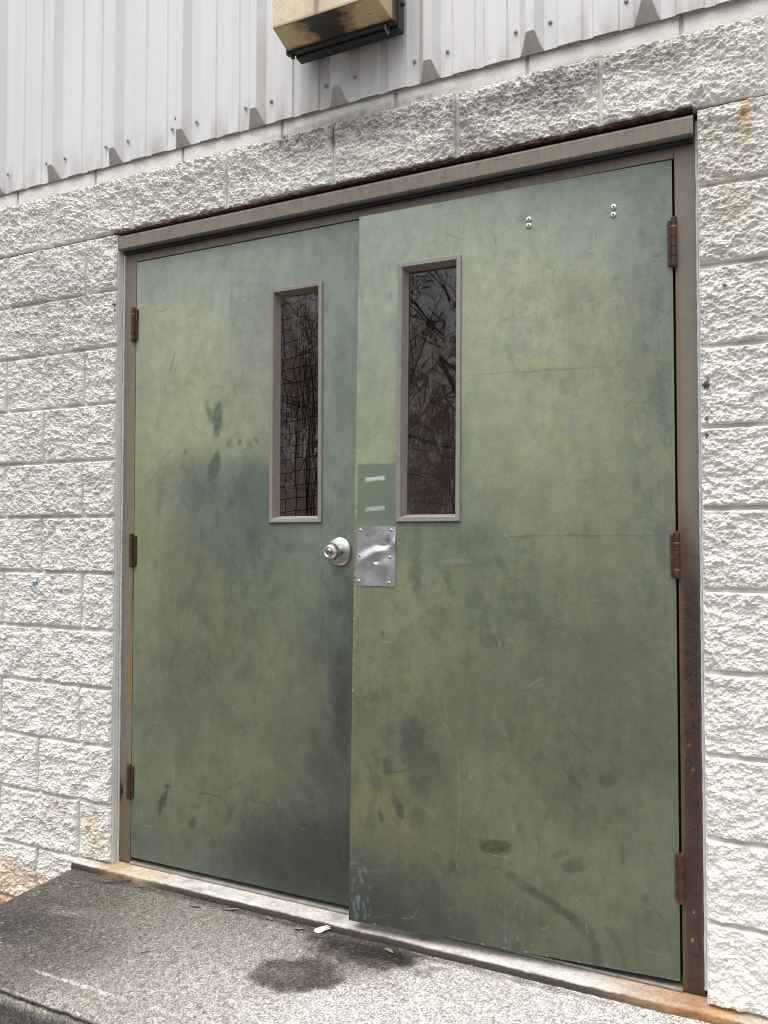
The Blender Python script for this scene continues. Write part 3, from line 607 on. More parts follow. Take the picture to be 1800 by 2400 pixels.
def sill():
    xs = np.concatenate([np.arange(-0.157, 2.3, 0.005), np.arange(2.3, 3.4, 0.03)])
    prof = [(0.16, -0.001), (0.06, -0.001), (0.03, 0.0), (0.01, 0.0), (-0.008, 0.0), (-0.02, -0.0005), (-0.034, -0.001), (-0.046, -0.001), (-0.055, -0.002), (-0.061, -0.004), (-0.065, -0.008),
            (-0.067, -0.013), (-0.067, -0.02), (-0.066, -0.032)]
    rows, cols = [], []
    for k, (y, z) in enumerate(prof):
        t = np.full_like(xs, k * 0.013)
        dy = 0.0 if y > 0 else 0.006 * fbm(xs * 6, t * 0 + 1.0, 61) + 0.003 * fbm(xs * 40, t, 62)
        dz = 0.0012 * fbm(xs * 30, t * 30, 63) - (0.004 * np.clip(fbm(xs * 25, t * 4, 64), 0, 1) if k > 7 else 0)
        P = np.stack([xs, y + dy + 0 * xs, z + dz + 0 * xs], -1); rows.append(P)
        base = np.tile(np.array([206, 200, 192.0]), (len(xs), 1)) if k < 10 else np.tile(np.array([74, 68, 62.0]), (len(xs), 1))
        if k < 10:
            g = 1 + 0.16 * fbm(xs * 14, t * 30, 65) + 0.12 * fbm(xs * 60, t * 60, 66); base = base * g[:, None]
            gm = smooth(0.1, 0.7, fbm(xs * 9, t * 8, 67))[:, None] * 0.5; base = base * (1 - gm) + np.array([128, 116, 104.0]) * gm
        def stain(cx, w, col, al):
            nonlocal base
            q = (al * np.exp(-(((xs - cx) / w) ** 2)) * (0.65 + 0.6 * fbm(xs * 22, t * 40, 68)))
            q = np.clip(q, 0, 1)[:, None]; base = base * (1 - q) + np.array(col, float) * q
        stain(0.02, 0.05, (176, 132, 84), 0.8); stain(0.14, 0.09, (204, 178, 138), 0.8)
        stain(1.90, 0.07, (160, 98, 62), 0.85); stain(1.80, 0.10, (178, 140, 104), 0.8); stain(1.97, 0.05, (196, 152, 90), 0.8)
        if k in (7, 8, 9):
            stain(1.66, 0.10, (232, 228, 220), 0.7); stain(1.45, 0.07, (232, 228, 220), 0.5)
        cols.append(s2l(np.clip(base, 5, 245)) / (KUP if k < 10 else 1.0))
    P = np.stack(rows); n0, n1 = P.shape[:2]; idx = np.arange(n0 * n1).reshape(n0, n1)
    F = np.stack([idx[1:, :-1], idx[1:, 1:], idx[:-1, 1:], idx[:-1, :-1]], -1).reshape(-1, 4)
    V = P.reshape(-1, 3); CC = np.stack(cols).reshape(-1, 3)
    e = P[:, 0]; n = len(V)
    V = np.concatenate([V, e, e * [1, 1, 0] + [0, 0, -0.04]]); CC = np.concatenate([CC, np.repeat(s2l([[150, 142, 132]]), 2 * n0, 0)])
    k = np.arange(n0 - 1)
    F = np.concatenate([F, np.stack([n + k, n + k + 1, n + n0 + k + 1, n + n0 + k], -1)])
    o = link('door_sill', grid_mesh('door_sill', V, F, CC, smooth_shade=True), M['sill'])
    tag(o, 'worn concrete door sill with orange rust stains under the door frame', 'sill')
sill()

# ------------------------------------------------------------------ block wall
def block_colour(X, Z):
    c = np.empty(X.shape + (3,)); c[...] = (0.755, 0.738, 0.69)
    def blot(cx, cz, rx, rz, mul, al, ns=0.5, freq=30, seed=1):
        d = np.sqrt(((X - cx) / rx) ** 2 + ((Z - cz) / rz) ** 2)
        k = np.clip(al * (1 - smooth(0.2, 1.0, d)) * (0.75 + 1.1 * fbm(X * freq, Z * freq, seed, 3)), 0, 1)[..., None]
        c[:] = c * (1 - k) + np.array(mul) * k
    tan = (0.55, 0.40, 0.22); grey = (0.33, 0.32, 0.30); mild = (0.34, 0.33, 0.30)
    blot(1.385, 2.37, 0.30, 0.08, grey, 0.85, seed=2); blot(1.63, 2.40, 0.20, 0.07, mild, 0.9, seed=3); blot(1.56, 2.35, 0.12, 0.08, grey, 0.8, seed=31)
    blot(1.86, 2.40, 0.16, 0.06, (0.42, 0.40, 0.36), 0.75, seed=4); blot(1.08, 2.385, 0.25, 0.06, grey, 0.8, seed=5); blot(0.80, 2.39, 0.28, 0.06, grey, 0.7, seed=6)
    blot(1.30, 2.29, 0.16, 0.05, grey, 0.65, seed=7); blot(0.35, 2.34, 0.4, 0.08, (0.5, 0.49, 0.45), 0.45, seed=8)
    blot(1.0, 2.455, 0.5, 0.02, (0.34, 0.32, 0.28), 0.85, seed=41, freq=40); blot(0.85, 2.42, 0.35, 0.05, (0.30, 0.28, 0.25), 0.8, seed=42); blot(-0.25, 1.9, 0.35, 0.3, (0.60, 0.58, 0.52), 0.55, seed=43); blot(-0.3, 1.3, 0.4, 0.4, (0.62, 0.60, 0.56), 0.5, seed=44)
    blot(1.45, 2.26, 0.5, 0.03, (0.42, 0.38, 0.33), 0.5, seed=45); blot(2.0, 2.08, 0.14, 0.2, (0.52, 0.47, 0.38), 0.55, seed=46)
    blot(-0.49, -0.14, 0.35, 0.11, tan, 0.6, seed=9); blot(-0.085, 0.10, 0.07, 0.11, tan, 0.6, seed=10); blot(-0.30, 0.12, 0.22, 0.08, (0.5, 0.44, 0.36), 0.5, seed=11)
    blot(-0.6, -0.24, 0.5, 0.07, (0.40, 0.22, 0.07), 0.9, seed=12); blot(-0.085, -0.02, 0.12, 0.05, (0.60, 0.46, 0.28), 0.5, seed=13)
    blot(2.042, 2.185, 0.022, 0.085, (0.62, 0.42, 0.20), 0.9, freq=40, seed=14); blot(1.96, 2.17, 0.03, 0.06, (0.45, 0.38, 0.28), 0.4, seed=15)
    blot(2.0, 1.93, 0.13, 0.12, (0.55, 0.50, 0.36), 0.35, seed=16); blot(2.0, 1.75, 0.13, 0.12, (0.55, 0.51, 0.40), 0.3, seed=17); blot(-0.3, 2.05, 0.4, 0.15, (0.62, 0.61, 0.58), 0.55, seed=18)
    for (cx, cz, r) in ((-0.394, 0.960, 0.028), (-0.380, 0.972, 0.018), (-0.301, 0.990, 0.020), (-0.257, 0.947, 0.013), (-0.268, 0.955, 0.010)):
        d = np.sqrt((X - cx) ** 2 + ((Z - cz) * 1.3) ** 2) / r + 0.9 * fbm(X * 70, Z * 70, 77, 3)
        k = (0.7 * (1 - smooth(0.35, 0.9, d + 0.5 * fbm(X * 200, Z * 200, 79, 2))))[..., None]; c[:] = c * (1 - k) + np.array((0.15, 0.28, 0.40)) * k
    for (cx, cz, r) in ((-0.016, 1.975, 0.006), (-0.015, 1.955, 0.004), (-0.014, 1.89, 0.003), (1.945, 1.525, 0.012), (1.944, 1.44, 0.007), (1.99, 1.77, 0.006), (1.945, 1.40, 0.006)):
        d = np.sqrt(((X - cx) * 1.2) ** 2 + ((Z - cz) * 0.8) ** 2) / r + 0.6 * fbm(X * 150, Z * 150, 78, 2)
        k = (0.9 * (1 - smooth(0.7, 1.0, d)))[..., None]; c[:] = c * (1 - k) + np.array((0.03, 0.03, 0.03)) * k
    c *= (1 + 0.05 * fbm(X * 6, Z * 6, 90))[..., None]
    return c

BLOCK_Y = -0.023
def split_disp(x0, x1, z0, z1, seed):
    ox, oz = (seed * 0.7137) % 9.0, (seed * 1.317) % 7.0
    rr = random.Random(seed); tiltx, tiltz, lift = rr.uniform(-0.012, 0.012), rr.uniform(-0.02, 0.02), rr.uniform(-0.002, 0.003)
    def f(X, Z):
        x, z = X + ox, Z + oz
        wx = 0.004 * perlin(x * 45, z * 45, seed + 5); wz = 0.004 * perlin(x * 45, z * 45, seed + 6)
        r = 1.0 * perlin(x * 11, z * 13, seed) + 0.80 * perlin(x * 26 + 3, z * 31, seed + 1) + 0.70 * perlin((x + wx) * 60, (z + wz) * 74, seed + 2) + 0.46 * perlin((x + wx) * 122, (z - wz) * 140, seed + 3) + 0.26 * perlin(x * 225, z * 235, seed + 4)
        g = worley((x + wx) * 130, (z + wz) * 145, seed + 7)
        d = 0.0150 + lift + tiltx * (X - (x0 + x1) / 2) * 0.5 + tiltz * (Z - (z0 + z1) / 2) * 0.4 + 0.0072 * r + 0.0050 * (0.45 - g)
        e = np.minimum(np.minimum(X - x0, x1 - X), np.minimum(Z - z0, z1 - Z)) + 0.004 * perlin(x * 50, z * 50, seed + 11)
        k = 0.42 + 0.58 * smooth(-0.001, 0.0055, e)
        return d * k
    return f

wall = thing('block_wall', 'white painted split-face concrete block wall around the green double doors', 'wall')
_bn = [0]
def add_block(x0, x1, z0, z1, smooth_face=False, sub=None):
    _bn[0] += 1; seed = _bn[0] * 13 + 5
    inview = x1 > -0.78 and x0 < 2.35
    res = (0.0027 if not smooth_face else 0.006) if inview else 0.010
    g = 0.0056
    a0, a1, b0, b1 = x0 + g, x1 - g, z0 + g, z1 - g
    xs = np.linspace(a0, a1, max(3, int((a1 - a0) / res))); zs = np.linspace(b0, b1, max(3, int((b1 - b0) / res)))
    if smooth_face:
        dfun = lambda X, Z: 0.001 * fbm(X * 20, Z * 20, seed) + 0.0014 * perlin(X * 120, Z * 120, seed) + 0.0012 * fbm(X * 45, Z * 45, seed + 1, 3) + 0.0015 * smooth(0, 0.006, np.minimum(np.minimum(X - a0, a1 - X), np.minimum(Z - b0, b1 - Z)))
        V, F, C = slab_grid(xs, zs, -0.012, 0.05, dfun, block_colour)
    else:
        V, F, C = slab_grid(xs, zs, BLOCK_Y, 0.05, split_disp(a0, a1, b0, b1, seed), block_colour)
    o = link('smooth_block' if smooth_face else 'block', grid_mesh('block', V, F, C, smooth_shade=smooth_face), M['smooth_block' if smooth_face else 'block'], wall)
    return o

XL_END, XR_END = -1.9, 3.3
L_EDGE, R_EDGE = -0.010, FW + 0.008
for k in range(-2, 11):
    z0 = k * CO
    off = -0.160 if k % 2 == 0 else -0.363
    x = L_EDGE + 0.005
    j = off
    while x > XL_END:
        add_block(max(j, XL_END), x, z0, z0 + CO); x = j; j -= 2 * CO
    if k >= -1:
        x = R_EDGE - 0.005; j = 2.15 if k % 2 == 0 else 2.34
        while x < XR_END:
            add_block(x, min(j, XR_END), z0, z0 + CO); x = j; j += 2 * CO
x = -0.342 - 8 * CO
while x < XR_END:
    add_block(x, min(x + 2 * CO, XR_END), ZTOP, ZTOP + CO); x += 2 * CO
x = -0.139 - 8 * CO
while x < XR_END:
    add_block(x, min(x + 2 * CO, XR_END), ZTOP + CO, ZTOP + 2 * CO, smooth_face=True); x += 2 * CO

def mortar():
    Vs, Fs, Cs, n = [], [], [], 0
    for (x0, x1, z0, z1, yy) in ((XL_END, L_EDGE + 0.001, -0.41, ZTOP, -0.0225), (R_EDGE - 0.001, XR_END, -0.2, ZTOP, -0.0225), (XL_END, XR_END, ZTOP + 0.004, ZTOP + CO - 0.004, -0.0225), (XL_END, XR_END, ZTOP + CO - 0.004, ZTOP + 2 * CO, -0.004)):
        xs = np.arange(x0, x1 + 0.004, 0.018); xs[-1] = x1; zs = np.arange(z0, z1 + 0.004, 0.012); zs[-1] = z1
        V, F, C = slab_grid(xs, zs, yy, 0.06, lambda X, Z: 0.0028 * fbm(X * 18, Z * 18, 71), block_colour)
        Vs.append(V); Fs.append(F + n); Cs.append(C); n += len(V)
    link('mortar', grid_mesh('mortar', np.concatenate(Vs), np.concatenate(Fs), np.concatenate(Cs), smooth_shade=True), M['mortar'], wall)
mortar()

# rusted steel lintel angle carrying the blocks over the door
def lintel_angle():
    xs = np.arange(-0.028, 1.922, 0.004)
    flake = smooth(0.3, 1.1, xs)                       # heavier scale towards the right
    prof = [(0.0, 0.0), (-0.020, 0.0), (-0.033, 0.0), (-0.037, 0.25), (-0.037, 0.6), (-0.034, 0.9), (-0.026, 1.0), (-0.005, 1.0)]
    rows, cols = [], []
    for k, (y, z) in enumerate(prof):
        t = np.full_like(xs, k * 0.9); thick = 0.006 + 0.009 * flake
        dy = (0.0012 + 0.003 * flake) * fbm(xs * 50, t, 81); dz = (0.0006 + 0.0022 * flake) * fbm(xs * 70, t, 82)
        rows.append(np.stack([xs, y + dy, ZTOP - 0.002 + z * thick + dz - 0.004 * flake], -1))
        n = fbm(xs * 30, t, 83); n2 = fbm(xs * 90, t, 84)
        c = np.tile(np.array([150, 128, 106.0]), (len(xs), 1))
        q = np.clip(0.25 + 0.75 * flake + 0.8 * n, 0, 1)[:, None]; c = c * (1 - q) + np.array([58, 38, 32.0]) * q
        q = np.clip(1.2 * n2 * (0.4 + flake) - 0.1, 0, 0.8)[:, None]; c = c * (1 - q) + np.array([30, 24, 22.0]) * q
        q = np.clip(fbm(xs * 60, t, 85) * 1.5 - 0.55, 0, 0.7)[:, None]; c = c * (1 - q) + np.array([190, 176, 150.0]) * q
        cols.append(paint_rgb(np.clip(c, 4, 240)))
    P = np.stack(rows); n0, n1 = P.shape[:2]; idx = np.arange(n0 * n1).reshape(n0, n1)
    F = np.stack([idx[:-1, :-1], idx[:-1, 1:], idx[1:, 1:], idx[1:, :-1]], -1).reshape(-1, 4)
    o = link('lintel_angle', grid_mesh('lintel_angle', P.reshape(-1, 3), F, np.stack(cols).reshape(-1, 3)), M['rust'])
    tag(o, 'flaking rusted steel lintel strip between the blocks and the door frame', 'lintel')
lintel_angle()

# ------------------------------------------------------------------ metal siding
SID_Y, SID_Z0, SID_Z1 = -0.018, 2.494, 4.3
RIBS = [-0.336 + 0.3066 * k for k in range(-5, 12)]
siding = thing('metal_siding', 'pale grey ribbed metal siding above the block wall', 'siding', (0, 0, 0))
def siding_panel(r0, r1, first, proud):
    """one sheet from rib r0 to rib r1 (both ribs included, the next sheet laps over the last)"""
    xs, hs, cr = [], [], []
    def add(x, h, crest=0): xs.append(x); hs.append(h); cr.append(crest)
    for i in range(r0, r1 + 1):
        c = RIBS[i]
        if not (i == r0):
            pass
        add(c - 0.036, 0); add(c - 0.0345, 0.0005); add(c - 0.013, 0.0255, -1); add(c - 0.011, 0.0265, -1); add(c + 0.011, 0.0265, 1); add(c + 0.013, 0.0255, 1); add(c + 0.0345, 0.0005); add(c + 0.036, 0)
        if i < r1:
            for (d, h) in ((0.0690, 0), (0.0735, 0.0048), (0.137, 0.0048), (0.1415, 0), (0.165, 0), (0.1695, 0.0048), (0.233, 0.0048), (0.2375, 0)):
                add(c + d, h)
    xs, hs, cr = np.array(xs), np.array(hs), np.array(cr)
    zrows = [SID_Z0, SID_Z0 + 0.003, SID_Z0 + 0.049, SID_Z0 + 0.053, SID_Z0 + 0.3, SID_Z0 + 0.8, SID_Z1]
    V, n = [], len(xs)
    for k, z in enumerate(zrows):
        h = hs.copy(); x = xs.copy()
        if k <= 1:
            m = cr != 0; h[m] = 0.0015 if k == 0 else 0.003; x[m] = xs[m] + 0.0195 * np.sign(cr[m])
            e = (np.abs(hs - 0.0005) < 1e-6); h[e] = 0.0
        dent = 0.0014 * fbm(x * 9, np.full_like(x, z * 9), 91)
        V.append(np.stack([x, SID_Y - proud - h - dent, np.full_like(x, z)], -1))
    V = np.concatenate(V); idx = np.arange(len(V)).reshape(len(zrows), n)
    F = np.stack([idx[:-1, :-1], idx[:-1, 1:], idx[1:, 1:], idx[1:, :-1]], -1).reshape(-1, 4)
    me = grid_mesh('panel', V, F)
    o = link('panel', me, M['siding'], siding)
    s = o.modifiers.new('sheet', 'SOLIDIFY'); s.thickness = 0.0012; s.offset = -1
    return o
for a, proud in ((0, 0.0), (2, 0.0015), (5, 0.003), (8, 0.0045), (11, 0.006), (14, 0.0075)):
    b = a + (2 if a == 0 else 3) if a < 14 else a + 2
    siding_panel(a, min(b, len(RIBS) - 1), a == 0, proud)

def rib_closure_mesh():
    bm = bmesh.new(); y0 = SID_Y - 0.0085
    pts = [(-0.032, y0 - 0.0022, 0.002), (0.032, y0 - 0.0022, 0.002), (0.024, y0 - 0.0075, 0.0105), (0.0165, y0 - 0.0190, 0.034), (0.0125, y0 - 0.0250, 0.0455), (0.009, y0 - 0.0265, 0.049), (-0.009, y0 - 0.0265, 0.049), (-0.0125, y0 - 0.0250, 0.0455), (-0.0165, y0 - 0.0190, 0.034), (-0.024, y0 - 0.0075, 0.0105)]
    a = [bm.verts.new(p) for p in pts]; b = [bm.verts.new((x, y + 0.0022, z)) for x, y, z in pts]
    bm.faces.new(a); bm.faces.new(b[::-1]); n = len(pts)
    for k in range(n): bm.faces.new((a[k], b[k], b[(k + 1) % n], a[(k + 1) % n]))
    return bm_mesh('rib_closure', bm)
closure_me = rib_closure_mesh()
for i, r in enumerate(RIBS):
    if -0.75 < r < 2.4:
        o = link('rib_closure', closure_me, M['closure'], siding)
        proud = 0.0015 if i <= 5 else 0.003 if i <= 8 else 0.0045 if i <= 11 else 0.006
        o.location = (r + 0.0015, 0.0065 - proud + (0.0 if i not in (5, 8, 11) else -0.0015), SID_Z0)

def screw_mesh():
    bm = bmesh.new()
    lathe(bm, [(0.0, 0.0060), (0.0018, 0.0058), (0.0022, 0.0044)], (0, 0, 0), (0, -1, 0), 16)
    lathe(bm, [(0.002, 0.0042), (0.0052, 0.0042), (0.0058, 0.0036)], (0, 0, 0), (0, -1, 0), 6)
    return bm_mesh('screw', bm)
screw_me = screw_mesh()
for (x, z) in ((-0.586, 2.566), (-0.377, 2.566), (-0.281, 2.566), (-0.076, 2.566), (0.028, 2.566), (0.230, 2.564), (0.256, 2.590), (0.336, 2.565), (0.539, 2.566), (0.640, 2.565), (0.843, 2.566),
               (0.946, 2.569), (1.147, 2.565), (1.186, 2.592), (1.252, 2.567), (1.457, 2.568), (1.555, 2.569), (1.758, 2.568), (1.86, 2.568), (2.065, 2.568)):
    o = link('screw', screw_me, M['siding_screw'], siding)
    onrib = any(abs(x - r) < 0.024 for r in RIBS)
    o.location = (x, SID_Y - (0.019 if onrib else 0.0075), z)

# ------------------------------------------------------------------ door frame
TAUPE = np.array([125, 116, 103.0])
def frame_paint(kind):
    def f(X, Z):
        c = np.empty(X.shape + (3,)); c[...] = TAUPE
        def mix(k, col):
            k = np.clip(k, 0, 1)[..., None]; c[:] = c * (1 - k) + np.array(col, float) * k
        n1, n2 = fbm(X * 20, Z * 5, 101), fbm(X * 70, Z * 45, 102)
        mix(0.35 * smooth(-0.1, 0.5, n1), (128, 116, 104))
        if kind == 'right':
            low = smooth(1.30, 0.92, Z + 0.14 * fbm(X * 25, Z * 4, 103) + 0.05 * n2)
            mix(low * 0.92, (62, 45, 37)); mix(low * smooth(0.1, 0.5, n2) * 0.6, (44, 31, 27)); mix(low * smooth(0.15, 0.6, fbm(X * 30, Z * 9, 104)) * 0.6, (88, 60, 42))
            mix(smooth(0.5, 0.7, fbm(X * 90, Z * 60, 105)) * smooth(1.1, 0.9, Z) * 0.35, (118, 76, 46))
            mix(0.55 * smooth(FW - JW + 0.016, FW - JW + 0.004, X) * smooth(1.95, 1.75, Z), (112, 86, 60))
            mix(0.5 * smooth(FW - 0.010, FW, X), (104, 98, 98))
            for (cx, cz) in ((FW - 0.028, 0.135), (FW - 0.024, 0.205), (FW - 0.03, 0.62), (FW - 0.022, 0.56)):
                d = np.hypot(X - cx, (Z - cz) * 0.7); d = d + 0.002 * n2; mix(0.5 * smooth(0.010, 0.003, d), (96, 64, 40)); mix(0.8 * smooth(0.0032, 0.0018, d), (190, 146, 102))
            for (cx, cz) in ((FW - 0.027, 0.80), (FW - 0.022, 0.72), (FW - 0.02, 0.67), (FW - 0.026, 0.95)):
                d = np.hypot((X - cx), (Z - cz) * 0.6) + 0.003 * n2; mix(0.8 * smooth(0.006, 0.003, d), (36, 28, 28))
        elif kind == 'left':
            low = smooth(0.42, 0.20, Z + 0.1 * fbm(X * 25, Z * 6, 106)); mix(low * 0.55, (104, 88, 72))
            mix(smooth(0.3, 0.6, fbm(X * 30, Z * 5, 107) + 0.9 * np.exp(-((Z - 0.66) / 0.16) ** 2) * smooth(0.02, 0.04, X)) * 0.6, (142, 104, 62))
            mix(smooth(0.9, 0.1, np.abs(Z - 0.245) / 0.075 + np.abs(X - 0.005) / 0.012) * 0.95, (48, 26, 22))
            mix(smooth(0.02, 0.0, np.abs(X - 0.018 - 0.004 * n1)) * smooth(0.28, 0.20, Z) * 0.5, (136, 92, 46))
            mix(0.6 * smooth(0.040, 0.048, X) * smooth(1.05, 0.95, Z) * smooth(0.80, 0.9, Z), (120, 62, 44))
            mix(0.45 * smooth(0.25, 0.05, Z), (92, 86, 78))
        else:
            mix(smooth(0.25, 0.6, fbm(X * 7, Z * 60, 108)) * 0.5, (110, 106, 104)); mix(smooth(0.35, 0.6, fbm(X * 60, Z * 12, 109)) * 0.35, (104, 88, 76))
            mix(0.35 * smooth(-0.2, 0.5, fbm(X * 90, Z * 4, 110)), (148, 136, 122)); mix(0.55 * smooth(0.15, 0.55, fbm(X * 45, Z * 7, 117)) * smooth(2.19, 2.225, Z), (70, 60, 54)); mix(0.6 * smooth(0.1, 0.5, fbm(X * 26, Z * 30, 118, 5, 0.65)), (104, 97, 88)); mix(0.35 * smooth(0.2, 0.5, fbm(X * 8, Z * 25, 119, 5, 0.65)), (92, 84, 76))
        return paint_rgb(np.clip(c, 4, 250))
    return f
frame = thing('entrance_surround', 'weathered taupe steel door frame with rust on the right jamb', 'door frame')
def frame_bar(name, x0, x1, z0, z1, kind, yf=0.0, yb=0.14, res=0.006):
    xs = np.linspace(x0, x1, max(4, int((x1 - x0) / res))); zs = np.linspace(z0, z1, max(4, int((z1 - z0) / res)))
    if kind == 'right':
        d = lambda X, Z: smooth(1.25, 0.9, Z) * (0.0012 * fbm(X * 60, Z * 40, 111) + 0.0008 * fbm(X * 200, Z * 150, 112))
    elif kind == 'left':
        d = lambda X, Z: 0.0004 * fbm(X * 40, Z * 20, 113) - 0.012 * np.clip(1 - np.abs(Z - 0.235) / 0.045 - np.abs(X - 0.011 - 0.0025 * fbm(X * 90, Z * 60, 114)) / 0.006, 0, 1)
    else:
        d = lambda X, Z: 0.0004 * fbm(X * 12, Z * 40, 115)
    V, F, C = slab_grid(xs, zs, yf, yb, d, frame_paint(kind))
    return link(name, grid_mesh(name, V, F, C, smooth_shade=False), M['frame'], frame)
frame_bar('jamb', 0.0, JW, 0.006, 2.226, 'left', res=0.0035)
frame_bar('jamb', FW - JW, FW, 0.004, 2.226, 'right', res=0.0035)
frame_bar('head', JW + 0.0015, FW - JW - 0.0015, 10.5 * CO, 2.224, 'head')
def drip_cap():
    xs = np.arange(0.0, FW - 0.002, 0.006); prof = [(0.0, 2.1705), (-0.032, 2.1705), (-0.036, 2.174), (-0.036, 2.195), (-0.036, 2.214), (-0.035, 2.218), (-0.016, 2.231), (-0.003, 2.232)]
    P = np.stack([np.stack([xs, np.full_like(xs, y) + 0.0008 * fbm(xs * 6, xs * 0 + z * 9, 116), np.full_like(xs, z)], -1) for (y, z) in prof])
    C = frame_paint('head')(P[..., 0], P[..., 2])
    n0, n1 = P.shape[:2]; idx = np.arange(n0 * n1).reshape(n0, n1)
    F = np.stack([idx[:-1, :-1], idx[:-1, 1:], idx[1:, 1:], idx[1:, :-1]], -1).reshape(-1, 4)
    V = P.reshape(-1, 3); CC = C.reshape(-1, 3)
    for col, flip in ((0, False), (n1 - 1, True)):
        e = P[:, col]; n = len(V); b = e * [1, 0, 1]
        V = np.concatenate([V, e, b]); CC = np.concatenate([CC, C[:, col], C[:, col]])
        k = np.arange(n0 - 1); q = np.stack([n + k, n + k + 1, n + n0 + k + 1, n + n0 + k], -1)
        F = np.concatenate([F, q if flip else q[:, ::-1]])
    link('drip_cap', grid_mesh('drip_cap', V, F, CC), M['frame'], frame)
drip_cap()
link('cap_shade_strip', box_mesh('cap_shade_strip', 0.004, FW - 0.006, -0.016, -0.0008, 2.161, 2.1695), M['black_metal'], frame)  # black strip standing in for the shade under the drip cap
for (x0, x1, z0, z1) in ((JW, JW + 0.016, 0.02, 2.12), (FW - JW - 0.016, FW - JW, 0.02, 2.12), (JW, FW - JW, 2.118, 2.134)):
    o = link('door_stop', box_mesh('door_stop', x0, x1, 0.052, 0.13, z0, z1), None, frame)
    o.data.materials.append(M['rust'] if False else M['black_metal'])
# caulk beads between frame and blocks
def bead(x, z0, z1, r, seed):
    zs = np.arange(z0, z1, 0.012)
    P = np.stack([x + 0.0018 * fbm(zs * 12, zs * 0, seed), -0.001 - 0.002 * fbm(zs * 9, zs * 0 + 4, seed), zs], -1)
    V, F = tube_arrays([(P, r * (1 + 0.4 * fbm(zs * 20, zs * 0 + 2, seed)))], 6)
    return link('caulk', grid_mesh('caulk', V, F, smooth_shade=True), M['caulk'], frame)
bead(-0.003, 0.0, 2.225, 0.0042, 121); bead(FW + 0.003, 0.02, 2.225, 0.0042, 122)
link('threshold', box_mesh('threshold', JW, FW - JW, -0.004, 0.06, 0.001, 0.010, bevel=0.003), M['alu'], frame)

